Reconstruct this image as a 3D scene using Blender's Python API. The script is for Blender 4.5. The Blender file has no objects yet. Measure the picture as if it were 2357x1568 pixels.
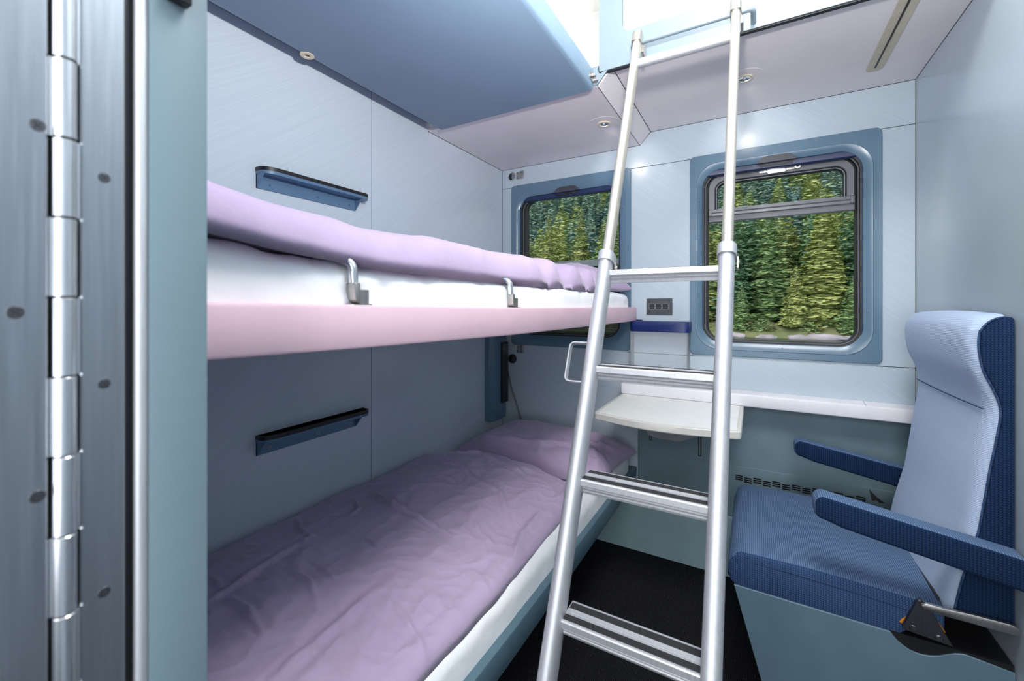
import bpy, bmesh, math, random
from mathutils import Vector, Matrix, noise
random.seed(7)
PI = math.pi
scene = bpy.context.scene
COL = scene.collection

# ------------------------------------------------------------------ materials
def lin(c):
    c /= 255.0
    return c / 12.92 if c <= 0.04045 else ((c + 0.055) / 1.055) ** 2.4
def rgb(r, g, b):
    return (lin(r), lin(g), lin(b), 1.0)

class NT:
    def __init__(s, name):
        s.m = bpy.data.materials.new(name); s.m.use_nodes = True
        s.t = s.m.node_tree; s.b = s.t.nodes['Principled BSDF']
    def n(s, kind, **kw):
        nd = s.t.nodes.new(kind)
        for k, v in kw.items(): setattr(nd, k, v)
        return nd
    def l(s, a, b): s.t.links.new(a, b)
    def math(s, op, a, b=None):
        nd = s.n('ShaderNodeMath', operation=op)
        for i, v in enumerate((a, b)):
            if v is None: continue
            if isinstance(v, (int, float)): nd.inputs[i].default_value = v
            else: s.l(v, nd.inputs[i])
        return nd.outputs[0]
    def mix(s, fac, c1, c2):
        nd = s.n('ShaderNodeMix', data_type='RGBA')
        if isinstance(fac, (int, float)): nd.inputs[0].default_value = fac
        else: s.l(fac, nd.inputs[0])
        for i, c in ((6, c1), (7, c2)):
            if isinstance(c, tuple): nd.inputs[i].default_value = c
            else: s.l(c, nd.inputs[i])
        return nd.outputs[2]
    def pos(s, scale=(1, 1, 1), rot=(0, 0, 0)):
        g = s.n('ShaderNodeNewGeometry')
        mp = s.n('ShaderNodeMapping')
        mp.inputs['Scale'].default_value = scale; mp.inputs['Rotation'].default_value = rot
        s.l(g.outputs['Position'], mp.inputs[0])
        return mp.outputs[0]
    def noise(s, vec, scale, detail=2, rough=0.5):
        nd = s.n('ShaderNodeTexNoise')
        nd.inputs['Scale'].default_value = scale; nd.inputs['Detail'].default_value = detail
        nd.inputs['Roughness'].default_value = rough
        s.l(vec, nd.inputs['Vector'])
        return nd.outputs[0]
    def ramp(s, fac, a, b):
        nd = s.n('ShaderNodeMapRange')
        nd.inputs[1].default_value = a; nd.inputs[2].default_value = b
        s.l(fac, nd.inputs[0]); return nd.outputs[0]
    def bump(s, h, strength, dist):
        nd = s.n('ShaderNodeBump')
        nd.inputs['Strength'].default_value = strength; nd.inputs['Distance'].default_value = dist
        s.l(h, nd.inputs['Height']); s.l(nd.outputs[0], s.b.inputs['Normal'])
    def set(s, col=None, rough=None, metal=None, spec=None, coat=None):
        if col is not None:
            if isinstance(col, tuple): s.b.inputs['Base Color'].default_value = col
            else: s.l(col, s.b.inputs['Base Color'])
        if rough is not None:
            if isinstance(rough, (int, float)): s.b.inputs['Roughness'].default_value = rough
            else: s.l(rough, s.b.inputs['Roughness'])
        if metal is not None: s.b.inputs['Metallic'].default_value = metal
        if spec is not None: s.b.inputs['Specular IOR Level'].default_value = spec
        if coat is not None: s.b.inputs['Coat Weight'].default_value = coat
        return s

def paint(name, c, rough=0.45, var=0.05, scale=18, metal=0.0, spec=0.5):
    k = NT(name)
    f = k.noise(k.pos(), scale, 4, 0.6)
    dark = tuple(v * (1 - var) for v in c[:3]) + (1,)
    lite = tuple(min(1, v * (1 + var)) for v in c[:3]) + (1,)
    k.set(k.mix(k.ramp(f, 0.3, 0.7), dark, lite), rough, metal, spec)
    fine = k.noise(k.pos(), 900, 2)
    k.bump(fine, 0.06, 0.001)
    return k.m

def laminate(name, c1, c2, axis):
    """pale laminate with fine diagonal pencil lines; axis says which plane it lies in"""
    k = NT(name)
    if axis == 'x': p = k.pos((1, 1, 1), (math.radians(-38), 0, 0)); st = (1, 3.2, 400)
    else: p = k.pos((1, 1, 1), (0, math.radians(-38), 0)); st = (3.2, 1, 400)
    mp = k.n('ShaderNodeMapping'); mp.inputs['Scale'].default_value = st
    k.l(p, mp.inputs[0])
    f = k.noise(mp.outputs[0], 1.0, 1.5, 0.5)
    big = k.noise(k.pos(), 1.4, 2)
    col = k.mix(k.ramp(f, 0.36, 0.64), c1, c2)
    col = k.mix(k.math('MULTIPLY', big, 0.12), col, c1)
    k.set(col, 0.26, 0, 0.5)
    k.bump(f, 0.04, 0.0004)
    return k.m

def metal(name, c, rough, met=1.0, scale=(40, 40, 2)):
    k = NT(name)
    f = k.noise(k.pos(scale), 6, 3)
    k.set(k.mix(k.ramp(f, 0.3, 0.7), tuple(v * 0.88 for v in c[:3]) + (1,), c),
          k.math('ADD', k.math('MULTIPLY', f, 0.14), rough - 0.07), met)
    return k.m

def cloth(name, c, c2=None, weave=2600, bump=0.12, sheen=0.25):
    k = NT(name)
    p = k.pos()
    f = k.noise(k.pos((1, 1, 1)), 5, 3)
    k.set(k.mix(k.ramp(f, 0.3, 0.7), c, c2 or tuple(v * 0.93 for v in c[:3]) + (1,)), 0.85, 0, 0.2)
    k.b.inputs['Sheen Weight'].default_value = sheen
    w1 = k.noise(k.pos((1, 8, 1)), 300, 2); w2 = k.noise(k.pos((8, 1, 1)), 300, 2)
    soft = k.noise(p, 22, 4, 0.6)
    h = k.math('ADD', k.math('MULTIPLY', k.math('ADD', w1, w2), 0.05), k.math('MULTIPLY', soft, 0.9))
    k.bump(h, bump, 0.02)
    return k.m

def plush(name, base, rib, dot, pu, pv, dots):
    """ribbed train-seat velour, box-mapped UV in metres"""
    k = NT(name)
    uv = k.n('ShaderNodeUVMap'); sx = k.n('ShaderNodeSeparateXYZ'); k.l(uv.outputs[0], sx.inputs[0])
    a = k.math('SINE', k.math('MULTIPLY', sx.outputs[0], 2 * PI / pu))
    b = k.math('SINE', k.math('MULTIPLY', sx.outputs[1], 2 * PI / pv))
    r = k.ramp(b, -0.6, 0.8)
    wear = k.ramp(k.noise(k.pos(), 6, 4, 0.6), 0.3, 0.75)
    col = k.mix(r, base, rib)
    if dots:
        d = k.ramp(k.math('MULTIPLY', k.math('ADD', a, 1.0), k.math('ADD', b, 1.0)), 1.4, 2.6)
        col = k.mix(d, col, dot)
    col = k.mix(k.math('MULTIPLY', wear, 0.3), col, rib)
    k.set(col, 0.9, 0, 0.15)
    k.b.inputs['Sheen Weight'].default_value = 0.35
    k.b.inputs['Sheen Tint'].default_value = rib
    k.bump(k.math('ADD', b, k.math('MULTIPLY', a, 0.6 if dots else 0.2)), 0.2, 0.0012)
    return k.m

def plain(name, c, rough=0.5, metal=0.0, spec=0.5):
    return paint(name, c, rough, 0.06, 60, metal, spec)

def glass(name, tint, refl=1.0):
    k = NT(name)
    tr = k.n('ShaderNodeBsdfTransparent'); tr.inputs[0].default_value = tint
    gl = k.n('ShaderNodeBsdfGlossy'); gl.inputs['Roughness'].default_value = 0.02
    fr = k.n('ShaderNodeFresnel'); fr.inputs[0].default_value = 1.45
    mx = k.n('ShaderNodeMixShader')
    k.l(k.math('MULTIPLY', fr.outputs[0], refl), mx.inputs[0])
    k.l(tr.outputs[0], mx.inputs[1]); k.l(gl.outputs[0], mx.inputs[2])
    k.l(mx.outputs[0], k.t.nodes['Material Output'].inputs[0])
    return k.m

def film(name, c, alpha):
    k = NT(name)
    k.set(c, 0.3); k.b.inputs['Alpha'].default_value = alpha
    return k.m

M = {}
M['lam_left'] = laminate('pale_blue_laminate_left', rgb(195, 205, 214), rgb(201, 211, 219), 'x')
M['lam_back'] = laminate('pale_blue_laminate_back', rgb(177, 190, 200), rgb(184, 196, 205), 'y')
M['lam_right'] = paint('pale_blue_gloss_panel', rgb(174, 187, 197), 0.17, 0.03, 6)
M['soffit'] = paint('pale_grey_soffit', rgb(228, 221, 222), 0.42, 0.03, 5)
M['ceiling'] = paint('warm_white_ceiling', rgb(241, 239, 235), 0.7, 0.02)
M['seam'] = plain('dark_joint', rgb(45, 44, 48), 0.7)
M['frame'] = paint('grey_blue_frame', rgb(94, 120, 140), 0.24, 0.03, 5)
M['bunk_blue'] = paint('satin_blue_bunk', rgb(118, 141, 162), 0.38, 0.04, 4)
M['board'] = paint('light_blue_board', rgb(122, 137, 147), 0.4, 0.04, 9)
M['post'] = paint('teal_grey_post', rgb(112, 132, 141), 0.42, 0.03, 5)
M['bed_blue'] = paint('blue_grey_bed_steel', rgb(84, 110, 124), 0.4, 0.05, 12)
M['pink'] = paint('dusty_pink_rail', rgb(213, 181, 194), 0.45, 0.03, 10)
M['teal_panel'] = paint('grey_green_panel', rgb(108, 130, 140), 0.5, 0.08, 9)
M['kick'] = paint('teal_kick_panel', rgb(158, 186, 194), 0.5, 0.06, 9)
M['base'] = paint('seat_base_blue_grey', rgb(90, 114, 129), 0.42, 0.06, 12)
M['navy'] = plain('navy_blue', rgb(20, 38, 96), 0.3)
M['navy_blind'] = plain('navy_blind', rgb(22, 40, 80), 0.4)
M['navy_strap'] = plain('navy_canvas', rgb(26, 44, 70), 0.9)
M['black'] = plain('black_plastic', rgb(24, 24, 27), 0.4)
M['rubber'] = plain('black_rubber', rgb(22, 22, 24), 0.55)
M['dark_metal'] = metal('dark_steel', rgb(105, 105, 110), 0.38)
M['sash'] = paint('grey_sash', rgb(104, 105, 111), 0.32, 0.04, 20)
M['alu'] = metal('brushed_aluminium', rgb(206, 208, 213), 0.52, 0.72)
M['alu_warm'] = metal('champagne_aluminium', rgb(212, 207, 196), 0.46, 0.78)
M['chrome'] = metal('chrome', rgb(235, 236, 240), 0.1)
M['steel'] = metal('brushed_steel', rgb(176, 181, 188), 0.34, scale=(60, 60, 1.5))
M['steel_bright'] = metal('bright_steel', rgb(235, 235, 238), 0.22, scale=(60, 60, 1.5))
M['nickel'] = metal('satin_nickel', rgb(190, 186, 182), 0.33)
M['beige'] = plain('beige_metal', rgb(196, 186, 164), 0.5)
M['ring'] = plain('beige_ring', rgb(222, 208, 180), 0.4)
M['white'] = paint('white_laminate', rgb(236, 236, 232), 0.35, 0.03, 20)
M['sill'] = paint('cool_white_sill', rgb(226, 225, 230), 0.4, 0.03, 20)
M['white_edge'] = paint('off_white_edge', rgb(214, 211, 204), 0.45, 0.05, 20)
M['sheet'] = cloth('white_cotton', rgb(236, 238, 240), rgb(231, 233, 236))
M['lilac'] = cloth('lilac_cotton', rgb(179, 160, 189), rgb(172, 153, 183))
M['plate_grey'] = plain('charcoal_plate', rgb(62, 64, 72), 0.4)
M['strip'] = plain('black_grip', rgb(40, 40, 44), 0.7)
M['grey_cast'] = plain('grey_bracket', rgb(132, 134, 136), 0.5)
M['knob'] = plain('grey_knob', rgb(120, 124, 132), 0.4)
M['orange'] = plain('orange_foam', rgb(196, 118, 24), 0.8)
M['shelf'] = paint('slate_blue_shelf', rgb(90, 120, 148), 0.34, 0.03, 9)
M['cover'] = paint('pale_grey_cover', rgb(176, 186, 196), 0.4, 0.03, 9)
M['glass'] = glass('window_glass', (0.97, 0.98, 0.97, 1), 0.0015)
M['etch'] = film('etched_mark', rgb(60, 70, 60), 0.35)
M['wet_reflection'] = film('wet_reflection_film', rgb(150, 160, 166), 0.7)
M['dusk'] = film('dark_reflection_film', rgb(34, 52, 50), 0.72)
M['drop'] = film('water_drop', rgb(225, 232, 236), 0.75)
M['clear'] = film('smoky_clear_plastic', rgb(150, 152, 158), 0.55)
M['clear2'] = film('clear_plastic', rgb(225, 230, 236), 0.12)
M['plush_light'] = plush('worn_blue_velour', rgb(158, 174, 201), rgb(174, 190, 213), rgb(104, 122, 158), 0.0052, 0.0042, False)
M['plush_seat'] = plush('blue_velour', rgb(58, 79, 110), rgb(94, 116, 146), rgb(36, 54, 84), 0.0052, 0.0052, False)
M['plush_side'] = plush('navy_dotted_velour', rgb(17, 37, 66), rgb(30, 54, 88), rgb(7, 16, 33), 0.0066, 0.0058, True)
M['plush_dark'] = plush('blue_dotted_velour', rgb(38, 60, 96), rgb(66, 90, 126), rgb(18, 32, 58), 0.0062, 0.0058, True)

def carpet_mat():
    k = NT('black_ribbed_carpet')
    g = k.n('ShaderNodeNewGeometry'); sx = k.n('ShaderNodeSeparateXYZ'); k.l(g.outputs['Position'], sx.inputs[0])
    rib = k.math('SINE', k.math('MULTIPLY', sx.outputs[0], 2 * PI / 0.0055))
    fine = k.noise(k.pos(), 420, 2, 0.7)
    speck = k.ramp(k.noise(k.pos((1, 0.5, 1)), 260, 1), 0.68, 0.76)
    col = k.mix(k.ramp(rib, -1, 1), rgb(20, 21, 24), rgb(44, 45, 49))
    col = k.mix(k.math('MULTIPLY', speck, 0.5), col, rgb(120, 120, 118))
    k.set(col, 0.95, 0, 0.1)
    k.bump(k.math('ADD', rib, fine), 0.5, 0.002)
    return k.m
M['carpet'] = carpet_mat()

def foliage(name, c1, c2, c3, scale=1.6):
    k = NT(name)
    p = k.pos((.45, .45, 2.2))
    f = k.noise(p, scale, 3, 0.6); g = k.noise(k.pos((0.5, 0.5, 3)), scale * 0.9, 2)
    col = k.mix(k.ramp(f, 0.32, 0.68), c1, c2)
    col = k.mix(k.math('MULTIPLY', k.ramp(g, 0.5, 0.75), 0.7), col, c3)
    k.set(col, 0.9, 0, 0.1)
    k.b.inputs['Subsurface Weight'].default_value = 0.0
    return k.m
M['leaf_yellow'] = foliage('yellow_green_needles', rgb(122, 136, 84), rgb(168, 178, 112), rgb(196, 190, 128))
M['leaf_green'] = foliage('mid_green_needles', rgb(88, 118, 82), rgb(132, 158, 108), rgb(158, 172, 116))
M['leaf_deep'] = foliage('deep_green_needles', rgb(66, 100, 82), rgb(104, 138, 104), rgb(130, 152, 108))
M['leaf_haze'] = foliage('haze_tinted_needles', rgb(92, 122, 122), rgb(132, 158, 144), rgb(166, 178, 136), 0.25)  # blue of distant haze mixed into the needle colour
M['leaf_mid'] = foliage('olive_needles', rgb(108, 128, 88), rgb(162, 174, 112), rgb(190, 184, 126), 0.25)
M['bark'] = foliage('grey_bark', rgb(96, 92, 100), rgb(128, 122, 130), rgb(110, 100, 96))
M['rock'] = foliage('lilac_grey_rock', rgb(122, 116, 126), rgb(160, 152, 160), rgb(128, 126, 110), 0.8)
M['grass'] = foliage('bank_grass', rgb(84, 92, 62), rgb(116, 118, 84), rgb(140, 130, 104), 0.5)
M['hill'] = foliage('forest_floor', rgb(46, 66, 44), rgb(70, 92, 56), rgb(90, 100, 60), 0.2)
def water_mat():
    k = NT('dark_lake_water'); k.set(rgb(52, 66, 56), 0.25, 0, 0.5)
    k.bump(k.noise(k.pos((0.3, 2, 1)), 1.5, 3), 0.3, 0.3); return k.m
M['water'] = water_mat()

# ------------------------------------------------------------------ mesh helpers
WORLD = {}
def V(*a): return Vector(a)

def link(name, bm, mat, parent=None, smooth=35, uv=False, origin=None, recalc=True):
    """write bm (world coordinates) as one mesh object; its origin is its own base"""
    if recalc: bmesh.ops.recalc_face_normals(bm, faces=bm.faces)
    lo = Vector((min(v.co[i] for v in bm.verts) for i in range(3)))
    hi = Vector((max(v.co[i] for v in bm.verts) for i in range(3)))
    base = Vector(((lo.x + hi.x) / 2, (lo.y + hi.y) / 2, lo.z)) if origin is None else Vector(origin)
    if uv:
        bm.normal_update()
        lay = bm.loops.layers.uv.verify()
        for f in bm.faces:
            n = f.normal; ax = max(range(3), key=lambda i: abs(n[i]))
            for lp in f.loops:
                c = lp.vert.co
                lp[lay].uv = (c.y, c.z) if ax == 0 else ((c.x, c.z) if ax == 1 else (c.y, c.x))
    bmesh.ops.translate(bm, verts=bm.verts, vec=-base)
    me = bpy.data.meshes.new(name); bm.to_mesh(me); bm.free()
    for mt in (mat if isinstance(mat, (list, tuple)) else [mat]): me.materials.append(M[mt])
    if smooth:
        me.shade_smooth()
        me.set_sharp_from_angle(angle=math.radians(smooth))
    o = bpy.data.objects.new(name, me); COL.objects.link(o)
    WORLD[o.name] = base
    if parent is not None:
        o.parent = parent; o.location = base - WORLD[parent.name]
    else: o.location = base
    return o

def thing(name, label, cat, loc, group=None):
    o = bpy.data.objects.new(name, None); COL.objects.link(o)
    o.empty_display_size = 0.05
    o.location = loc; WORLD[o.name] = Vector(loc)
    o['label'] = label; o['category'] = cat
    if group: o['group'] = group
    return o
def tag(o, label, cat, group=None, kind=None):
    o['label'] = label; o['category'] = cat
    if group: o['group'] = group
    if kind: o['kind'] = kind
    return o
def struct(name, bm, mat, parent=None, smooth=35):
    o = link(name, bm, mat, parent, smooth)
    if parent is None: o['kind'] = 'structure'
    return o

def nb(): return bmesh.new()
def merge(bm, tmp, mi=0):
    vm = {}
    for v in tmp.verts: vm[v] = bm.verts.new(v.co)
    for f in tmp.faces:
        nf = bm.faces.new([vm[v] for v in f.verts]); nf.material_index = mi
    tmp.free(); return bm

def box(bm, x0, x1, y0, y1, z0, z1, bev=0.0, seg=2, mi=0):
    t = bmesh.new()
    bmesh.ops.create_cube(t, size=1)
    for v in t.verts:
        v.co = Vector(((x0 + x1) / 2 + v.co.x * (x1 - x0), (y0 + y1) / 2 + v.co.y * (y1 - y0), (z0 + z1) / 2 + v.co.z * (z1 - z0)))
    if bev: bmesh.ops.bevel(t, geom=t.edges[:], offset=bev, segments=seg, affect='EDGES', profile=0.5)
    return merge(bm, t, mi)

def loft(bm, rings, close=True, cap0=True, cap1=True, mi=0):
    vs = [[bm.verts.new(p) for p in r] for r in rings]
    n = len(vs[0])
    for a, b in zip(vs, vs[1:]):
        for i in range(n if close else n - 1):
            j = (i + 1) % n
            f = bm.faces.new((a[i], a[j], b[j], b[i])); f.material_index = mi
    if cap0: bm.faces.new(vs[0][::-1]).material_index = mi
    if cap1: bm.faces.new(vs[-1]).material_index = mi
    return bm

def prism(bm, poly, axis, a, b, bev=0.0, seg=2, mi=0):
    """polygon given in the two other axes, extruded along axis from a to b"""
    def P(p, t):
        if axis == 'x': return (t, p[0], p[1])
        if axis == 'y': return (p[0], t, p[1])
        return (p[0], p[1], t)
    t = bmesh.new()
    loft(t, [[P(p, a) for p in poly], [P(p, b) for p in poly]])
    bmesh.ops.recalc_face_normals(t, faces=t.faces)
    if bev: bmesh.ops.bevel(t, geom=t.edges[:], offset=bev, segments=seg, affect='EDGES', profile=0.5)
    return merge(bm, t, mi)

def rrect(x0, x1, z0, z1, r, y, n=8, axis='y'):
    r = min(r, (x1 - x0) / 2 - 1e-4, (z1 - z0) / 2 - 1e-4)
    pts = []
    for cx, cz, a0 in ((x1 - r, z1 - r, 0), (x0 + r, z1 - r, 90), (x0 + r, z0 + r, 180), (x1 - r, z0 + r, 270)):
        for i in range(n + 1):
            a = math.radians(a0 + 90 * i / n)
            q = (cx + r * math.cos(a), cz + r * math.sin(a))
            pts.append((q[0], y, q[1]) if axis == 'y' else ((q[0], q[1], y) if axis == 'z' else (y, q[0], q[1])))
    return pts

def disc(bm, c, axis, r, h, n=24, bev=0.0, rin=None, mi=0):
    """disc or ring with its near face at c and body going along axis by h"""
    ax = Vector(axis).normalized()
    u = ax.orthogonal().normalized(); w = ax.cross(u)
    c = Vector(c)
    def R(rad, d): return [c + ax * d + (u * math.cos(2 * PI * i / n) + w * math.sin(2 * PI * i / n)) * rad for i in range(n)]
    if rin is None:
        rings = [R(r, 0), R(r, h - bev), R(r - bev, h)] if bev else [R(r, 0), R(r, h)]
        loft(bm, rings, mi=mi)
    else:
        rings = [R(rin, 0), R(r, 0), R(r, h - bev), R(r - bev, h), R(rin + bev, h), R(rin, h - bev), R(rin, 0)]
        loft(bm, rings, cap0=False, cap1=False, mi=mi)
    return bm

def tube(bm, pts, r, n=12, mi=0, caps=True, flat=None):
    """round tube along pts (parallel transport); flat=(ru, rw) makes it oval"""
    pts = [Vector(p) for p in pts]
    d0 = (pts[1] - pts[0]).normalized()
    u = d0.orthogonal().normalized()
    rings = []
    for i, p in enumerate(pts):
        d = (pts[min(i + 1, len(pts) - 1)] - pts[max(i - 1, 0)]).normalized()
        u = (u - d * u.dot(d)).normalized(); w = d.cross(u)
        rr = r[i] if isinstance(r, (list, tuple)) else r
        rings.append([p + u * math.cos(2 * PI * k / n) * rr + w * math.sin(2 * PI * k / n) * rr for k in range(n)])
    return loft(bm, rings, cap0=caps, cap1=caps, mi=mi)

def extrude(bm, prof, p0, p1, a, b, mi=0):
    """profile [(s,t)] in directions a, b swept straight from p0 to p1"""
    p0, p1, a, b = Vector(p0), Vector(p1), Vector(a), Vector(b)
    return loft(bm, [[p + a * s + b * t for s, t in prof] for p in (p0, p1)], mi=mi)

def arc_pts(pts, r, n=5):
    """polyline with rounded inner corners"""
    pts = [Vector(p) for p in pts]; out = [pts[0]]
    for i in range(1, len(pts) - 1):
        p = pts[i]; a = (pts[i - 1] - p); b = (pts[i + 1] - p)
        rr = min(r, a.length * 0.49, b.length * 0.49)
        q0 = p + a.normalized() * rr; q1 = p + b.normalized() * rr
        for k in range(n + 1):
            t = k / n
            out.append(q0 * (1 - t) ** 2 + p * 2 * t * (1 - t) + q1 * t * t)
    out.append(pts[-1]); return out

def screw(name, c, axis, r, parent, mat='nickel', slot=True, hh=.35):
    b = nb(); disc(b, c, axis, r, r * hh, 18, r * hh * .4)
    ax = Vector(axis).normalized(); u = ax.orthogonal().normalized(); w = ax.cross(u); p = Vector(c) + ax * r * (hh + .01)
    if slot:
        extrude(b, [(-r * 0.6, -r * 0.12), (r * 0.6, -r * 0.12), (r * 0.6, r * 0.12), (-r * 0.6, r * 0.12)], p, p + ax * r * 0.04, u, w, 1)
        extrude(b, [(-r * 0.12, -r * 0.6), (r * 0.12, -r * 0.6), (r * 0.12, r * 0.6), (-r * 0.12, r * 0.6)], p, p + ax * r * 0.05, u, w, 1)
    return link(name, b, [mat, 'seam'], parent)

# ------------------------------------------------------------------ room constants (metres)
XL, XR, YB = -1.2726, 0.5196, 2.10
ZS, ZM, ZC = 1.986, 2.042, 2.72
YF = 0.19           # inner face of the door wall

# ------------------------------------------------------------------ setting
b = nb(); box(b, -1.32, 0.60, -1.15, 2.16, -0.04, 0.0); struct('floor', b, 'carpet', smooth=0)
b = nb(); box(b, -1.34, 0.60, -1.15, 2.30, ZC, ZC + 0.04); struct('ceiling', b, 'ceiling', smooth=0)

b = nb()
g = 0.0011
box(b, XL - 0.03, XL, YF - 0.02, 1.1325 - g, 0.0, ZS + 0.10, 0.0008, 1)
box(b, XL - 0.03, XL, 1.1325 + g, YB + 0.06, 0.0, ZS + 0.10, 0.0008, 1)
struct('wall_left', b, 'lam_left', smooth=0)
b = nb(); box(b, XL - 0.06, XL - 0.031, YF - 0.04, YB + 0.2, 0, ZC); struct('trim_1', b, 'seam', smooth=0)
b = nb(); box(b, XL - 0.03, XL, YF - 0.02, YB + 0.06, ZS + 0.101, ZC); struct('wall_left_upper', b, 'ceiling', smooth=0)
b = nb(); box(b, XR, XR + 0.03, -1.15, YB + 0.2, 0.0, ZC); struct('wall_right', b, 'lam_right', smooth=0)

# window wall: laminate panels with joints, dark recess below the sill, outer skin around the two openings
b = nb(); T = 0.04
ZT, ZL = 1.8775, 0.970
box(b, XL + g, XR - g, YB, YB + T, ZT + g, ZM + .019, 0.0008, 1)
box(b, XL + g, -1.19, YB, YB + T, ZL + g, ZT - g, 0.0008, 1)
box(b, -0.545, -0.24, YB, YB + T, ZL + g, ZT - g, 0.0008, 1)
box(b, 0.405, XR - g, YB, YB + T, ZL + g, ZT - g, 0.0008, 1)
box(b, XL + g, XR - g, YB, YB + T, 0.79, ZL - g, 0.0008, 1)
for x0, x1 in ((-1.19, -.545), (-.24, .405)):
    box(b, x0, x1, YB, YB + T, ZL - g - .0002, .99); box(b, x0, x1, YB, YB + T, 1.868, ZT + g + .0002)
box(b, XL + g, -0.495, YB, YB + T, 0.0, 0.7899)
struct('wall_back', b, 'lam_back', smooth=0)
b = nb(); box(b, XL + g, XR - g, YB, YB + T, ZM + .031, ZC); struct('wall_back_upper', b, 'ceiling', smooth=0)
b = nb()
for x0, x1 in ((XL - 0.03, -1.14), (-0.585, -0.20), (0.36, XR + 0.03)): box(b, x0, x1, YB + T + 0.001, YB + 0.09, 0.0, ZC)
for x0, x1 in ((-1.139, -0.586), (-0.199, 0.359)):
    box(b, x0, x1, YB + T + 0.001, YB + 0.09, 1.825, ZC); box(b, x0, x1, YB + T + 0.001, YB + 0.09, 0.0, 1.025)
struct('trim_2', b, 'seam', smooth=0)
b = nb(); box(b, -0.494, XR - 0.001, YB + 0.025, YB + 0.0399, 0.26, 0.7895)
box(b, -0.494, XR - 0.001, YB + 0.0225, YB + 0.0249, 0.262, 0.489, 0.001, 1)
struct('wall_back_lower', b, 'teal_panel', smooth=0)
b = nb(); box(b, XL + .001, XR - 0.001, YB - 0.003, YB - .0001, 0.0, 0.259); box(b, -0.494, XR - 0.001, YB - 0.0001, YB + 0.0399, 0.0, 0.259); struct('baseboard_back', b, 'kick')
b = nb()
prism(b, [(YB - 0.001, 0.773), (YB - 0.058, 0.773), (YB - 0.060, 0.778), (YB - 0.060, 0.820), (YB - 0.056, 0.826), (YB - 0.001, 0.832)], 'x', -0.561, XR - 0.001, 0.0015, 1)
struct('trim_3', b, 'sill')
# thin joints in the sill cap
b = nb(); box(b, -0.1405, -0.1395, YB - 0.0602, YB - 0.002, 0.822, 0.8325); prism(b, [(YB - .056, .8252), (YB - .002, .8312), (YB - .002, .8321), (YB - .056, .8263)], 'x', .365, .3662)
struct('trim_4', b, 'seam', smooth=0)

# soffits above the window, with the sloped strip between the two levels
b = nb()
prism(b, [(XL + 0.001, ZS), (-0.486, ZS), (-0.486, ZS + 0.02), (XL + 0.001, ZS + 0.02)], 'y', 1.455, YB - 0.001)
struct('trim_5', b, 'soffit', smooth=0)
b = nb()
prism(b, [(-0.4835, ZS), (-0.4345, ZM), (-0.4345, ZM + 0.02), (-0.4835, ZS + 0.02)], 'y', 1.463, YB - 0.001)
struct('trim_6', b, 'soffit', smooth=0)
b = nb(); box(b, -0.4325, XR - 0.001, 1.463, YB - 0.001, ZM, ZM + 0.02); struct('trim_7', b, 'soffit', smooth=0)
b = nb(); box(b, XL + 0.002, XR - 0.002, 1.466, YB - 0.001, ZM + 0.021, ZM + 0.03); struct('trim_8', b, 'ceiling', smooth=0)

# fine dark joints where panels meet
def rod(b, p, q, r=.0011):
    p, q = Vector(p), Vector(q); d = (q - p).normalized(); u = d.orthogonal().normalized(); w = d.cross(u)
    extrude(b, [(-r, -r), (r, -r), (r, r), (-r, r)], p, q, u, w)
b = nb(); e_ = .0006
for p, q in (((XL, YB, .5), (XL, YB, ZS)), ((XR, YB, .83), (XR, YB, ZM)), ((XL, 1.457, ZS), (XL, YB, ZS)), ((XL, YB, ZS), (-.485, YB, ZS)), ((-.485, YB, ZS), (-.4335, YB, ZM)),
             ((-.4335, YB, ZM), (XR, YB, ZM)), ((XR, 1.465, ZM), (XR, YB, ZM)), ((-.4848, 1.463, ZS + .0005), (-.4848, YB, ZS + .0005)), ((-.4335, 1.464, ZM), (-.4335, YB, ZM))): rod(b, p, q)
struct('trim_12', b, 'seam', smooth=0)
# door wall and corridor behind the camera
b = nb()
box(b, XL - 0.03, -0.48, 0.13, YF, 0.0, ZC)
box(b, 0.42, XR, 0.13, YF, 0.0, ZC)
box(b, -0.48, 0.42, 0.13, YF, 2.35, ZC)
struct('wall_front', b, 'lam_right', smooth=0)
b = nb()
box(b, -1.32, 0.60, -1.19, -1.15, 0.0, ZC)
box(b, -1.34, -1.30, -1.15, 0.13, 0.0, ZC)
struct('wall_corridor', b, 'lam_right', smooth=0)

# door jamb (reveal): teal panel, rolled pale edge, rubber gap
b = nb(); box(b, -0.479, -0.42, 0.1475, 0.1895, 0.0, 2.349, 0.0012, 2); struct('trim_9', b, 'post')
b = nb(); tube(b, [(-0.4245, 0.1438, 0.0), (-0.4245, 0.1438, 2.349)], 0.0046, 12); struct('trim_10', b, 'alu')
b = nb(); box(b, -0.479, -0.428, 0.130, 0.141, 0.0, 2.349); struct('trim_11', b, 'black', smooth=0)
blk = nb(); box(blk, -0.4195, -0.409, 0.1565, 0.1735, 1.456, 1.60, 0.0015, 2)
tag(link('strike_plate', blk, 'black'), 'black plastic block on the teal grey door jamb near the top edge', 'plate')

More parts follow.
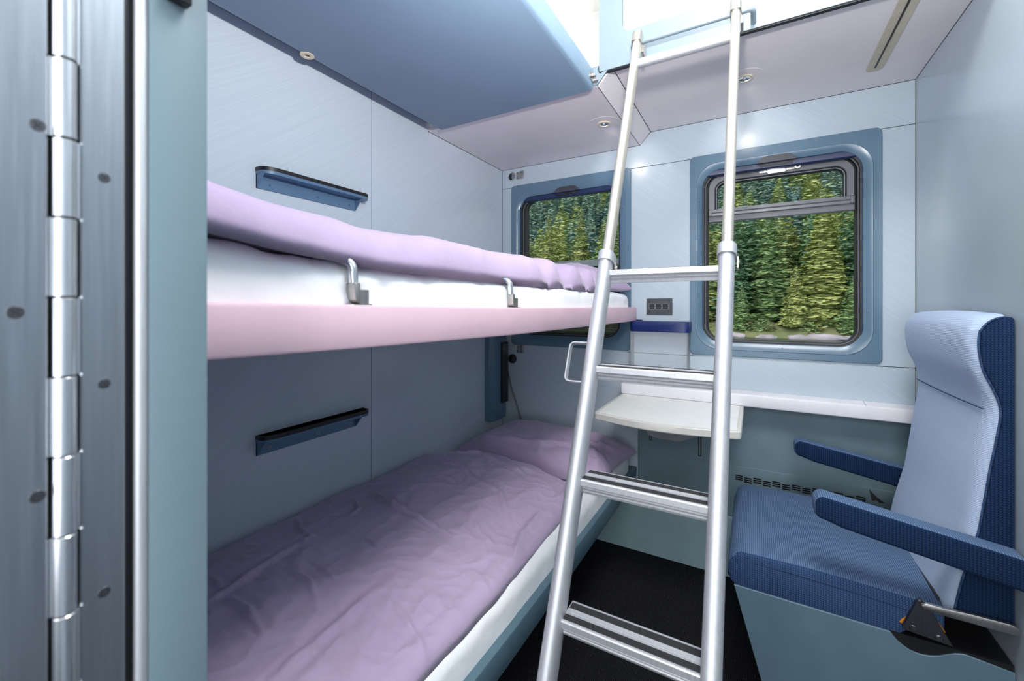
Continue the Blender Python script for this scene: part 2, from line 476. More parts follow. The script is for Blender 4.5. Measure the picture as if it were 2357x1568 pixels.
# folding-door metal with piano hinge
d = thing('door_1', '', '', (-0.42, 0.09, 0.0)); del d['label']; del d['category']; d['kind'] = 'structure'
b = nb(); box(b, -0.455, -0.4215, -0.50, 0.0925, 0.0, 2.345, 0.001, 1); link('door_leaf', b, 'steel', d)
b = nb(); box(b, -0.455, -0.4215, 0.1085, 0.1335, 0.0, 2.345, 0.001, 1); link('frame_leaf', b, 'steel', d)
b = nb(); box(b, -0.455, -0.430, 0.0926, 0.1084, 0.0, 2.345); link('hinge_gap', b, 'black', d, smooth=0)
z = 0.0409; k = 0
while z < 2.28:
    b = nb(); disc(b, (-0.4225, 0.1005, z + 0.0006), (0, 0, 1), 0.0066, 0.0545, 20, 0.0006)
    if k % 2: box(b, -.4318, -.4222, .0926, .0962, z + .0006, z + .0551)
    else: box(b, -.4318, -.4222, .1048, .1084, z + .0006, z + .0551)
    link('hinge_knuckle', b, 'steel_bright', d)
    z += 0.0557; k += 1
for yy, zz in ((0.0875, 1.327), (0.0775, 1.200), (0.0875, 1.075), (0.0775, 0.95), (0.0775, 1.452), (0.0875, 0.82), (0.0875, 1.58)):
    screw('hinge_screw', (-0.4216, yy, zz), (1, 0, 0), 0.0042, d, 'dark_metal', hh=.10)
for zz in (1.300, 1.146, 0.990, 0.835, 1.455):
    screw('hinge_screw', (-0.4216, 0.1213, zz), (1, 0, 0), 0.0037, d, 'dark_metal', hh=.10)

# ------------------------------------------------------------------ windows
def window(name, dx, sliding):
    w = thing(name, '', '', (0.083 + dx, YB, 0.98)); del w['label']; del w['category']; w['kind'] = 'structure'
    R = lambda x0, x1, z0, z1, r, y: rrect(x0 + dx, x1 + dx, z0, z1, r, y, 10)
    b = nb()
    loft(b, [R(-.257, .4235, .978, 1.884, .022, YB - .0005), R(-.257, .4235, .978, 1.884, .022, YB - .007),
             R(-.2545, .421, .9805, 1.8815, .02, YB - .010), R(-.2325, .3965, 1.006, 1.842, .098, YB - .0105),
             R(-.2305, .3945, 1.008, 1.840, .096, YB - .0135), R(-.2285, .3925, 1.010, 1.838, .094, YB - .0135),
             R(-.206, .368, 1.036, 1.815, .078, YB + .002), R(-.2045, .3665, 1.0375, 1.8135, .077, YB + .006),
             R(-.2045, .3665, 1.0375, 1.8135, .077, YB + .04)], cap0=False, cap1=False)
    link('window_frame', b, 'frame', w)
    # rubber gasket steps
    b = nb()
    loft(b, [R(-.2046, .3666, 1.0374, 1.8136, .077, YB + .012), R(-.198, .360, 1.041, 1.808, .072, YB + .013), R(-.197, .359, 1.042, 1.807, .071, YB + .026),
             R(-.190, .354, 1.046, 1.802, .066, YB + .027), R(-.189, .353, 1.047, 1.801, .066, YB + .040), R(-.1835, .349, 1.050, 1.797, .060, YB + .042),
             R(-.1835, .349, 1.050, 1.797, .060, YB + .066)], cap0=False, cap1=False)
    link('gasket', b, 'rubber', w)
    b = nb()
    loft(b, [R(-.1975, .3595, 1.0415, 1.8075, .0715, YB + .0245), R(-.1945, .357, 1.0440, 1.805, .069, YB + .0235), R(-.1925, .355, 1.046, 1.803, .067, YB + .0255)], cap0=False, cap1=False)
    link('gasket_trim', b, 'sash', w)
    for s in (-.2035, .3625):
        b = nb(); box(b, s + dx, s + dx + .003, YB + .003, YB + .0115, 1.075, 1.80); link('blind_guide', b, 'navy_blind', w, smooth=0)
    # roller-blind cassette with finger slot
    c = nb(); prism(c, [(YB + .0045, 1.790), (YB + .003, 1.793), (YB + .003, 1.8125), (YB + .026, 1.8125), (YB + .026, 1.788), (YB + .008, 1.787)], 'x', -.192 + dx, .354 + dx, 0.0012, 1)
    cas = link('blind_cassette', c, 'navy_blind', w)
    c = nb(); box(c, .02 + dx, .139 + dx, YB + .0005, YB + .0028, 1.7945, 1.8055); link('finger_slot', c, 'black', cas, smooth=0)
    c = nb(); box(c, .024 + dx, .137 + dx, YB - .0004, YB + .0004, 1.8015, 1.8045, 0.0003, 1); link('slot_lip', c, 'plate_grey', cas, smooth=0)
    c = nb(); prism(c, [(.006 + dx, 1.809), (.155 + dx, 1.809), (.148 + dx, 1.819), (.135 + dx, 1.832), (.115 + dx, 1.8365), (.05 + dx, 1.8365), (.03 + dx, 1.832), (.016 + dx, 1.819)], 'y', YB - .0142, YB - .0005, .0008, 1)
    link('grip_recess', c, 'plate_grey', w)
    if sliding:
        # tilting upper sash
        b = nb()
        def U(x0, x1, z0, z1, r, y):        # rounded only at the top
            top = rrect(x0, x1, z0, z1, r, y, 10)
            return [p if p[2] > (z0 + z1) / 2 else (x0 + dx if p[0] < (x0 + x1) / 2 else x1 + dx, y, z0) for p in [(q[0], q[1], q[2]) for q in rrect(x0, x1, z0, z1, r, y, 10)]]
        def U(x0, x1, z0, z1, r, y):
            pts = []
            for cx, a0 in ((x1 - r, 0), (x0 + r, 90)):
                for i in range(11):
                    a = math.radians(a0 + 9 * i); pts.append((cx + r * math.cos(a) + dx, y, z1 - r + r * math.sin(a)))
            pts += [(x0 + dx, y, z0), (x1 + dx, y, z0)]
            return pts
        loft(b, [U(-.1825, .348, 1.62, 1.796, .058, YB + .060), U(-.1825, .348, 1.62, 1.796, .058, YB + .040), U(-.180, .3455, 1.62, 1.7935, .056, YB + .036),
                 U(-.158, .323, 1.62, 1.770, .042, YB + .036), U(-.156, .321, 1.62, 1.768, .040, YB + .042)], cap0=False, cap1=False)
        sash = link('upper_sash', b, 'sash', w)
        b = nb()
        loft(b, [U(-.156, .321, 1.62, 1.768, .040, YB + .0405), U(-.151, .316, 1.62, 1.762, .036, YB + .0385), U(-.1455, .3115, 1.62, 1.756, .032, YB + .046), U(-.144, .310, 1.62, 1.7545, .03, YB + .056)], cap0=False, cap1=False)
        link('sash_gasket', b, 'rubber', sash)
        b = nb()
        loft(b, [U(-.1525, .3175, 1.62, 1.7635, .037, YB + .0385), U(-.1505, .3155, 1.62, 1.7615, .0355, YB + .0365), U(-.1490, .314, 1.62, 1.760, .034, YB + .0400)], cap0=False, cap1=False)
        link('sash_bead', b, 'alu', sash)
        b = nb()
        extrude(b, [(.030, 1.640), (.034, 1.642), (.060, 1.642), (.060, 1.584), (.040, 1.584), (.036, 1.587), (.036, 1.606), (.0375, 1.6085), (.032, 1.612), (.0315, 1.622), (.0335, 1.6245), (.030, 1.628)],
                (-.1815 + dx, YB, 0), (.347 + dx, YB, 0), (0, 1, 0), (0, 0, 1))
        link('sash_rail', b, 'sash', sash)
        for sx in (-.1810, .3325):
            b = nb(); box(b, sx + dx, sx + .0135 + dx, YB + .0275, YB + .036, 1.6125, 1.6395, .001, 1); link('rail_end_block', b, 'sash', sash)
        # latch
        lt = nb(); box(lt, .017 + dx, .166 + dx, YB + .030, YB + .0355, 1.7775, 1.7945, .002, 2)
        lat = link('sash_latch', lt, 'nickel', sash)
        lt = nb(); prism(lt, [(.046 + dx, 1.797), (.118 + dx, 1.797), (.118 + dx, 1.772), (.110 + dx, 1.769), (.055 + dx, 1.769), (.047 + dx, 1.772)], 'y', YB + .022, YB + .0298, .002, 2); link('latch_lever', lt, 'steel_bright', lat)
        lt = nb(); disc(lt, (.158 + dx, YB + .0295, 1.788), (0, -1, 0), .0125, .004, 20, .001); disc(lt, (.158 + dx, YB + .0252, 1.788), (0, -1, 0), .006, .0015, 4, 0, None, 1)
        link('key_lock', lt, ['nickel', 'seam'], lat)
        b = nb(); box(b, -.150 + dx, .316 + dx, YB + .053, YB + .057, 1.622, 1.760); up = link('upper_pane', b, 'glass', w, smooth=0)
        b = nb(); box(b, -.188 + dx, .3535 + dx, YB + .050, YB + .055, 1.045, 1.60); link('lower_pane', b, 'glass', w, smooth=0)
        # etched sign: no bottles out of the window
        b = nb(); y = YB + .0526
        disc(b, (.266 + dx, y, 1.719), (0, -1, 0), .0275, .0003, 40, 0, .0255); disc(b, (.266 + dx, y, 1.719), (0, -1, 0), .0225, .0003, 40, 0, .0215)
        for x0, x1, z0, z1 in ((.250, .284, 1.7325, 1.7335), (.250, .284, 1.7045, 1.7055), (.2495, .2505, 1.705, 1.7335), (.2835, .2845, 1.705, 1.7335)): box(b, x0 + dx, x1 + dx, y - .0003, y, z0, z1)
        ca, sa = math.cos(math.radians(38)), math.sin(math.radians(38))
        bot = [(-.014, -.003), (-.015, 0), (-.014, .003), (.001, .003), (.005, .0012), (.016, .0012), (.016, -.0012), (.005, -.0012), (.001, -.003)]
        prism(b, [(.266 + dx + p * ca - q * sa, 1.719 + p * sa + q * ca) for p, q in bot], 'y', y - .0003, y)
        link('etched_sign', b, 'etch', up, smooth=0)
    else:
        b = nb(); box(b, -.188 + dx, .3535 + dx, YB + .050, YB + .055, 1.045, 1.80); pane = link('pane', b, 'glass', w, smooth=0)
        # wet film low on the pane: painted reflections (strip, field, blind lines) and drops
        b = nb(); box(b, -.186 + dx, .352 + dx, YB + .056, YB + .0575, 1.412, 1.446); link('wet_reflection_strip', b, 'wet_reflection', pane, smooth=0)
        b = nb(); box(b, -.186 + dx, .352 + dx, YB + .056, YB + .0575, 1.048, 1.4115); fld = link('reflection_field', b, 'dusk', pane, smooth=0)
        b = nb()
        for zz in (1.066, 1.079, 1.093, 1.108): box(b, -.184 + dx, .35 + dx, YB + .0555, YB + .0559, zz, zz + .0035)
        link('blind_reflection', b, 'wet_reflection', fld, smooth=0)
        b = nb(); rnd = random.Random(3)
        for i in range(170):
            px_, pz = rnd.uniform(-.17, .34) + dx, rnd.choice((rnd.uniform(1.30, 1.44), rnd.uniform(1.05, 1.44), rnd.uniform(1.44, 1.56)))
            disc(b, (px_, YB + .0499, pz), (0, -1, 0), rnd.uniform(.0008, .0021), .0004, 6)
        o = link('rain_drops', b, 'drop', pane, smooth=0); o['kind'] = 'stuff'
    for xx, zz in ((-.2185, 1.683), (-.2185, 1.513), (-.2185, 1.169), (.381, 1.685), (.381, 1.514), (.381, 1.344), (.381, 1.173), (.102, 1.0235)):
        yy = YB - .0075
        screw('frame_screw', (xx + dx, yy, zz), (0, -1, 0), .0023, w, 'dark_metal', False, .2)
    return w
window('window_1', -.9505, False)
window('window_2', 0.0, True)

# ------------------------------------------------------------------ beds
def lerp(t, pts):
    if t <= pts[0][0]: return pts[0][1]
    for (a, p), (c, q) in zip(pts, pts[1:]):
        if t <= c: return p + (q - p) * (t - a) / (c - a)
    return pts[-1][1]
FRONT = [(0.20, -0.541), (0.455, -0.518), (0.90, -0.507), (1.45, -0.502), (2.08, -0.499)]
RTOP = [(0.20, 1.2092), (0.455, 1.2052), (0.90, 1.1985), (2.08, 1.1940)]
def rail_bm(front, top, h, th, y0, y1, n=16, r=0.006, lean=0.0):
    b = nb(); rings = []
    for i in range(n + 1):
        y = y0 + (y1 - y0) * i / n; x = lerp(y, front); zt = top(y)
        prof = [(x - th, zt), (x - r, zt), (x - r * .3, zt - r * .3), (x, zt - r), (x - lean, zt - h + r), (x - lean - r * .3, zt - h + r * .3), (x - lean - r, zt - h), (x - th, zt - h)]
        rings.append([(p[0], y, p[1]) for p in prof])
    return loft(b, rings)

# upper bunk
ub = thing('bunk_bed', 'upper bunk with a dusty pink edge board folded out from the left wall', 'bunk bed', (-0.88, 1.14, 1.12))
b = rail_bm(FRONT, lambda y: lerp(y, RTOP), .0676, .03, 0.196, 2.085); link('edge_board', b, 'pink', ub)
b = nb(); prism(b, [(0.20, 1.150), (2.084, 1.136), (2.084, 1.160), (0.20, 1.174)], 'x', XL + .004, -.5425, .003, 1); link('base_board', b, 'bunk_blue', ub)
b = nb(); prism(b, [(XL + .004, 1.13), (-.5, 1.13), (-.5, 1.19), (XL + .004, 1.19)], 'y', 2.0855, 2.0905, .001, 1); link('end_board', b, 'pink', ub)
for yc, zt in ((0.452, 1.205), (0.916, 1.198)):
    s = 1.0
    b = nb()
    xf = lerp(yc, FRONT) - .006
    box(b, xf - .030, xf - .004, yc - .004, yc + .014, zt, zt + .024, .001, 1)
    g_ = link('guard_bracket', b, 'nickel', ub)
    b = nb()
    prism(b, [(yc - .014, zt + .008), (yc - .010, zt + .003), (yc - .003, zt + .001), (yc - .0045, zt + .034), (yc - .016, zt + .034)], 'x', xf - .026, xf - .002, .002, 2)
    box(b, xf - .030, xf, yc - .018, yc + .016, zt - .0003, zt + .0015)
    link('bracket_foot', b, 'nickel', g_)
    b = nb()
    pts = arc_pts([(xf - .012, yc - .010, zt + .034), (xf - .012, yc - .012, zt + .068), (xf - .085, yc - .030, zt + .073)], .030, 8)
    tube(b, pts, .0074, 14); link('chrome_hook', b, 'chrome', g_)
# bracket column in the corner under the upper bunk
cp = thing('bunk_bracket_post', 'dark blue steel post hanging in the corner under the upper bunk', 'post', (-1.245, 1.99, 0.565))
b = nb(); prism(b, [(XL + .0005, 1.915), (-1.243, 1.915), (-1.228, 1.935), (-1.222, 1.955), (-1.222, 2.055), (XL + .0005, 2.055)], 'z', .572, 1.134, .002, 1); link('column', b, 'frame', cp)
b = nb(); box(b, -1.2225, -1.2085, 2.0, 2.058, .66, .995, .001, 1); link('black_guide', b, 'black', cp)
b = nb(); tube(b, [(-1.232, 2.09, .83), (-1.20, 2.085, .72), (-1.128, 2.075, .545)], .0042, 8); link('stay_rod', b, 'dark_metal', cp)

# lower bunk
LZ = 0.412
lb = thing('bunk_bed', 'lower bunk with a blue grey steel side rail just above the black carpet', 'bunk bed', (-0.88, 1.14, 0.0))
b = rail_bm(FRONT, lambda y: LZ, .076, .022, 0.20, 2.098, 16, .004, .004); link('side_rail', b, 'bed_blue', lb)
b = nb(); box(b, -1.26, -.523, 2.072, 2.098, .336, .411, .003, 2); link('end_rail', b, 'bed_blue', lb)
b = nb(); box(b, -1.262, -.56, .205, 2.07, .372, .392); link('base_board', b, 'black', lb, smooth=0)
b = nb(); prism(b, [(-.56, .3355), (-.548, .336), (-.556, .30), (-.585, .262), (-.615, .25), (-.635, .27), (-.62, .335)], 'y', .35, 1.93, .003, 1); link('canvas_cover', b, 'navy_strap', lb)
b = nb(); box(b, -1.25, -1.19, .30, .36, 0.0, .371); link('leg', b, 'bed_blue', lb); b = nb(); box(b, -1.25, -1.19, 1.95, 2.01, 0.0, .371); link('leg', b, 'bed_blue', lb)

def fb(x, y, z, sc): return noise.noise(Vector((x * sc, y * sc, z * sc)))
def ridge(x, y, sc, seed): return (1 - abs(noise.noise(Vector((x * sc + seed, y * sc * .8, seed))))) ** 6

def mattress(name, zb, zt, y0, y1, front, seed, amp, label):
    """soft slab with rounded upper edge; wrinkled sheet sides"""
    b = nb(); rings = []
    n = 90
    prof = []
    for i in range(n + 1):
        y = y0 + (y1 - y0) * i / n
        d = min(y - y0, y1 - y); er = min(1, d / .05); er = math.sqrt(max(0, 1 - (1 - er) ** 2))
        x1 = lerp(y, front) - .026; x0 = XL + .006
        inset = (1 - er) * .025
        x1 -= inset; x0 += inset
        b0 = zb(y); t0 = zt(y); h = (t0 - b0) * (.72 + .28 * er)
        ring = []
        rr = min(.034, h * .45)
        pts = [(x0, b0), (x0, b0 + h - .02), (x0 + .02, b0 + h)]
        m = 10
        for k in range(1, m): pts.append((x0 + .02 + (x1 - rr - x0 - .02) * k / m, b0 + h))
        for k in range(7):
            a = PI / 2 * (1 - k / 6); pts.append((x1 - rr + rr * math.cos(a), b0 + h - rr + rr * math.sin(a)))
        for k in range(1, 5): pts.append((x1 + .001 * k, b0 + (h - rr) * (1 - k / 5)))
        pts.append((x1, b0))
        for j, (x, z_) in enumerate(pts):
            if 1 < j < len(pts) - 1:
                w = amp * (fb(x * 3, y, z_, 7 + seed) * .6 + fb(x, y * 2.2, z_ * 1.5, 16 + seed) * .5 + (ridge(y * 1.0, z_ * 2 + x, 6, seed) - .3) * .5)
                if x > x1 - rr - .02: x = min(x1 + .002, x - abs(w) * 1.1 + .002)
                z_ = z_ + w * (.5 if z_ > b0 + .01 else 0)
            ring.append((x, y, z_))
        rings.append(ring)
    loft(b, rings)
    return tag(link(name, b, 'sheet', smooth=60), label, 'mattress')

mattress('mattress', lambda y: lerp(y, [(.2, 1.1742), (2.08, 1.1602)]) + .001, lambda y: lerp(y, [(.2, 1.301), (.32, 1.283), (.5, 1.269), (.9, 1.265), (2.08, 1.262)]), .204, 2.068, FRONT, 1.3, .012,
         'mattress in a white sheet lying on the pink-edged upper bunk')
mattress('mattress', lambda y: .3935, lambda y: .488, .208, 2.06, [(a, x + .003) for a, x in FRONT], 4.1, .007,
         'mattress in a white sheet lying on the lower bunk beside the steel rail')

CREASES = [([(-.948, .652), (-.827, .636)], .010, .008), ([(-.944, .603), (-.87, .600), (-.818, .575)], .010, .008),
 ([(-.999, .49), (-.896, .482), (-.81, .465)], .012, .010), ([(-1.13, 1.004), (-.978, .962), (-.732, .946)], .016, .012),
 ([(-1.12, .975), (-.978, .94), (-.78, .93)], .010, .008), ([(-.919, .798), (-.827, .783)], .008, .008),
 ([(-.741, .735), (-.736, .525), (-.724, .411)], .008, .014), ([(-1.02, .40), (-1.023, .497), (-1.034, .582), (-1.056, .787)], .010, .014),
 ([(-1.106, .506), (-1.032, .498)], .010, .010), ([(-.699, .677), (-.622, .657), (-.52, .617)], .006, .009),
 ([(-.918, .421), (-.873, .447), (-.833, .456)], .008, .010), ([(-1.237, 1.346), (-1.014, 1.475), (-.705, 1.394)], .010, .016),
 ([(-.915, 1.273), (-.76, 1.236), (-.62, 1.082)], .008, .014), ([(-.602, 1.252), (-.597, 1.095), (-.553, .965)], .009, .014),
 ([(-1.203, 1.309), (-.992, 1.324), (-.865, 1.258)], .008, .010), ([(-.72, .40), (-.68, .46)], .006, .01),
 ([(-1.15, .95), (-1.07, .90), (-1.05, .84)], .008, .009), ([(-1.20, .78), (-1.10, .73), (-1.02, .72)], .007, .009),
 ([(-.80, 1.10), (-.70, 1.02), (-.62, .99)], .006, .012), ([(-1.06, 1.15), (-.98, 1.22), (-.9, 1.2)], .005, .012)]
def seg_d(x, y, pl):
    best = 9
    for (ax, ay), (bx, by) in zip(pl, pl[1:]):
        dx, dy = bx - ax, by - ay; t = max(0, min(1, ((x - ax) * dx + (y - ay) * dy) / (dx * dx + dy * dy)))
        d = math.hypot(x - ax - dx * t, y - ay - dy * t)
        if d < best: best = d; k = (pl.index((ax, ay)) + t) / (len(pl) - 1)
    return best, k

def duvet(name, x0f, x1f, y0, y1f, zb, hf, wr, label, nx=170, ny=300, crease=(), xd=lambda x, y, w, e: 0.0, ew=.055, drop=0.0):
    """puffed quilt: zb(y) underside height, hf(s,x,y) loft, wr(x,y,edge) wrinkles"""
    b = nb(); top = []; bot = []
    for j in range(ny + 1):
        rt, rb = [], []
        for i in range(nx + 1):
            s = i / nx
            s = .5 - .5 * math.cos(PI * s) if False else s
            # denser toward both side edges
            s = s + .10 * math.sin(2 * PI * s) * -.5
            t = j / ny; t = t - .03 * math.sin(2 * PI * t)
            xm = x0f(y0) + (x1f(y0) - x0f(y0)) * s
            y = y0 + (y1f(xm) - y0) * t
            x = x0f(y) + (x1f(y) - x0f(y)) * s
            d = min((x1f(y) - x), (x - x0f(y)) * 1.0)
            de = min(d, (y1f(xm) - y) * .9, (y - y0) + .05)
            e = min(1, max(0, de) / ew); e = math.sqrt(max(0, 1 - (1 - e) ** 2))
            h = hf(s, x, y) * e
            w = wr(x, y, e)
            for pl, hh, ww in crease:
                if min(p[0] for p in pl) - .06 < x < max(p[0] for p in pl) + .06 and min(p[1] for p in pl) - .06 < y < max(p[1] for p in pl) + .06:
                    dd, kk = seg_d(x, y, pl); a_ = 1.15 * hh * (math.sin(PI * min(1, max(0, kk))) * .9 + .1) * (.8 + .4 * noise.noise(Vector((x * 30, y * 30, 1)))); w_ = ww * .62 * (1 + .4 * noise.noise(Vector((x * 18, y * 18, 5)))); w += (a_ * math.exp(-(dd / w_) ** 2) - .3 * a_ * math.exp(-((dd - 2.3 * w_) / (1.3 * w_)) ** 2)) * e
            rt.append(b.verts.new((x + xd(x, y, w, e), y, zb(y) + max(.001, h + w) - (drop * (1 - e) ** 2 if d == x1f(y) - x else 0))))
            rb.append(b.verts.new((x, y, zb(y))) if 0 < i < nx and 0 < j < ny else None)
        top.append(rt); bot.append(rb)
    for j in range(ny + 1):
        for i in range(nx + 1):
            if bot[j][i] is None: bot[j][i] = top[j][i]; top[j][i].co.z = zb(top[j][i].co.y) + .0006 - (drop if i == nx else 0) if j != 0 else top[j][i].co.z
    for j in range(ny):
        for i in range(nx):
            b.faces.new((top[j][i], top[j][i + 1], top[j + 1][i + 1], top[j + 1][i]))
            q = []
            for v in (bot[j][i], bot[j + 1][i], bot[j + 1][i + 1], bot[j][i + 1]):
                if v not in q: q.append(v)
            if len(q) > 2 and not all(v in (top[j][i], top[j][i + 1], top[j + 1][i + 1], top[j + 1][i]) for v in q):
                b.faces.new(q)
    return tag(link(name, b, 'lilac', smooth=180), label, 'duvet')

def wr_low(x, y, e):
    w = .010 * fb(x, y, 0.3, 3.2) + .006 * fb(x * 1.0, y * .7, 2.2, 8) + .0025 * fb(x, y, 5.1, 21)
    w += .006 * (ridge(x + .3 * y, y * .5, 3.6, 2.0) - .25) + .004 * (ridge(x - .6 * y, y + .2 * x, 6.5, 7.7) - .25)
    w += .0035 * (ridge(x * 1.6 + .8 * y, y * 1.2 - x, 8.5, 11.0) - .25) + .0022 * (ridge(x - 1.4 * y, x + y, 15, 4.2) - .25)
    return w * e
duvet('duvet', lambda y: XL + .006, lambda y: -.548 - .006 * fb(0, y, 1, 9) + .010 * math.sin(y * 9) * .4 - max(0, y - 1.3) * .06, .206, lambda x: 1.40 + .155 * math.sin(min(1, max(0, (x + 1.27) / .40)) * PI / 2) - max(0, (x + .78)) * .22 + .014 * fb(x, 0, 2, 9),
      lambda y: .4935, lambda s, x, y: .034 + .046 * math.sin(PI * min(1, .12 + s * .95)) ** .8 + .006 * math.exp(-((y - 1.36) / .12) ** 2), wr_low,
      'rumpled lilac duvet spread flat over the lower bunk', crease=CREASES, ew=.05, drop=.012)

def wr_up(x, y, e):
    w = .008 * fb(x, y * .6, 8.3, 3) + .0015 * fb(x, y, 4.4, 11) + .0025 * (ridge(x * .6 + .5 * y, y * .9, 4.2, 5.0) - .25)
    w += .004 * fb(x * .5, y, 6.6, 6) + .0030 * (ridge(x * 1.5 + .9 * y, y * .4, 6.0, 9.0) - .25) * max(0, 1 - abs(x + .60) / .2)
    fr = max(0, 1 - abs(x + .56) / .16)
    far = min(1, max(0, (y - 1.02) / .25))
    w += fr * far * .014 * math.sin(y * 50 + 2.6 * math.sin(y * 7) + x * 9)
    return w * min(1, e * 1.2)
UZB = lambda y: lerp(y, [(.2, 1.3050), (.32, 1.2870), (.5, 1.2730), (.9, 1.2685), (2.08, 1.2655)])
def h_up(s, x, y):
    base = lerp(x, [(-1.27, .07), (-1.1, .10), (-.92, .122), (-.78, .124), (-.68, .108), (-.60, .088), (-.53, .06)])
    return base * lerp(y, [(.2, .66), (.32, .73), (.5, .80), (.9, .88), (1.35, .90), (1.72, .80)])
duvet('duvet', lambda y: XL + .008, lambda y: -.536 - .008 * fb(0, y, 3, 6) - max(0, .30 - y) * .10, .208, lambda x: 1.62 + .13 * min(1, max(0, (x + 1.2) / .5)) + .012 * fb(x, 0, 7, 8) - max(0, x + .62) * 1.4,
      UZB, h_up, wr_up, 'puffed lilac duvet lying along the upper bunk', xd=lambda x, y, w, e: w * .9 * max(0, 1 - abs(x + .56) / .18), ew=.045, drop=.012)

def pillow(name, c, sx, sy, h, zrot, tilt, zb, seed, label, extra=()):
    b = nb(); n = 96; top = []; bot = []
    for j in range(n + 1):
        rt, rb = [], []
        for i in range(n + 1):
            u = -1 + 2 * i / n; v = -1 + 2 * j / n
            u = math.copysign(1 - (1 - abs(u)) ** 1.35, u); v = math.copysign(1 - (1 - abs(v)) ** 1.35, v)
            pu = u * (1 - .07 * (1 - v * v)); pv = v * (1 - .10 * (1 - u * u))
            th = max(0, (1 - abs(u) ** 2.6) * (1 - abs(v) ** 3.4)) ** .45
            x, y = pu * sx / 2, pv * sy / 2
            w = .010 * fb(u, v, seed, 2.2) + .006 * (ridge(u, v * .6, 2.6, seed) - .2) + .005 * (ridge(v + .5 * u, u, 4, seed + 3) - .2)
            k = math.cos(zrot); s_ = math.sin(zrot)
            X_, Y_ = c[0] + x * k - y * s_, c[1] + x * s_ + y * k
            zt = zb + .012 + (h * .9 + w) * th + tilt * (v + 1) * .5 * th
            for pl, hh, ww in extra:
                dd, kk = seg_d(X_, Y_, pl); zt += hh * (math.exp(-(dd / ww) ** 2) - .4 * math.exp(-((dd - 2.2 * ww) / (1.4 * ww)) ** 2)) * (.25 + .75 * math.sin(PI * min(1, max(0, kk)))) * min(1, th * 1.6)
            edge = i in (0, n) or j in (0, n)
            vt = b.verts.new((X_, Y_, zt + .004 * fb(X_, Y_, seed, 14) * (1 if edge else 0)))
            rt.append(vt); rb.append(vt if edge else b.verts.new((X_, Y_, zb + .012 * (1 - min(1, th * 2)))))
        top.append(rt); bot.append(rb)
    for j in range(n):
        for i in range(n):
            b.faces.new((top[j][i], top[j][i + 1], top[j + 1][i + 1], top[j + 1][i]))
            q = [bot[j][i], bot[j + 1][i], bot[j + 1][i + 1], bot[j][i + 1]]
            if any(v not in (top[j][i], top[j][i + 1], top[j + 1][i + 1], top[j + 1][i]) for v in q): b.faces.new(q)
    return tag(link(name, b, 'lilac', smooth=180), label, 'pillow')
pillow('pillow', (-.86, 1.815), .735, .47, .118, math.radians(-3), .012, .490, 3.3, 'plump lilac pillow at the window end of the lower bunk', extra=[([(-1.19, 1.69), (-1.0, 1.672), (-.82, 1.672), (-.74, 1.70), (-.60, 1.725), (-.50, 1.74)], .012, .012), ([(-.82, 1.67), (-.80, 1.62), (-.74, 1.60)], .010, .014), ([(-.545, 1.60), (-.56, 1.70), (-.66, 1.80)], .012, .014), ([(-.50, 1.66), (-.57, 1.76), (-.62, 1.90)], .010, .012), ([(-1.02, 1.66), (-1.03, 1.80), (-1.02, 1.95)], .004, .010), ([(-.72, 1.78), (-.60, 1.82), (-.5, 1.9)], .007, .014)])
pillow('pillow', (-.86, 1.885), .69, .345, .125, math.radians(-2), .015, 1.267, 8.8, 'lilac pillow at the window end of the upper bunk')

# overhead bunk (stowed top berth)
ob = thing('bunk_bed', 'satin blue underside of the top bunk overhead beside the left wall', 'bunk bed', (-.86, .83, 1.972))
b = nb(); ZB = 1.972
prof = [(-1.213, 1.986), (-1.186, ZB), (-.512, ZB), (-.503, ZB + .003), (-.499, ZB + .010), (-.497, ZB + .066), (-.499, ZB + .073), (-.506, ZB + .076), (-1.213, ZB + .076)]
rings = [[(x, y, z_) for x, z_ in prof] for y in (.194, 1.4475)]
loft(b, rings); link('berth_panel', b, 'bunk_blue', ob, smooth=50)
b = nb(); box(b, XL + .001, -1.2135, .194, 1.4475, 2.022, 2.046); link('gap_light_block', b, 'frame', ob, smooth=0)  # added strip that stops lamp light falling behind the berth, darkens the gap
b = nb(); disc(b, (-1.192, .81, ZB + .0032), (0, 0, -1), .0205, .005, 28, .0015, .0075); lk = link('lock_socket', b, 'ring', ob)
b = nb(); disc(b, (-1.192, .81, ZB + .012), (0, 0, -1), .0080, .011, 18); link('socket_hole', b, 'dark_metal', lk)
b = nb(); disc(b, (-.4985, 1.425, ZB + .040), (1, 0, 0), .016, .002, 24, .0005); box(b, -.4968, -.482, 1.420, 1.432, ZB + .034, ZB + .046, .002, 1); box(b, -.4968, -.478, 1.431, 1.444, ZB + .022, ZB + .030, .002, 1)
link('latch', b, 'nickel', ob)

# loft board with cut-out and the bar the ladder hangs on
lo = thing('loft_board', 'pale blue loft board with a round-cornered cut-out above the window soffit', 'board', (.02, 1.45, ZM))
YL = 1.447
b = nb()
outer = [(-.476, 2.034), (-.468, 2.0295), (XR - .002, 2.0295), (XR - .002, 2.62), (-.476, 2.62)]
def rarc(cx, cz, r, a0, n=8): return [(cx + r * math.cos(math.radians(a0 + 90 * i / n)), cz + r * math.sin(math.radians(a0 + 90 * i / n))) for i in range(n + 1)]
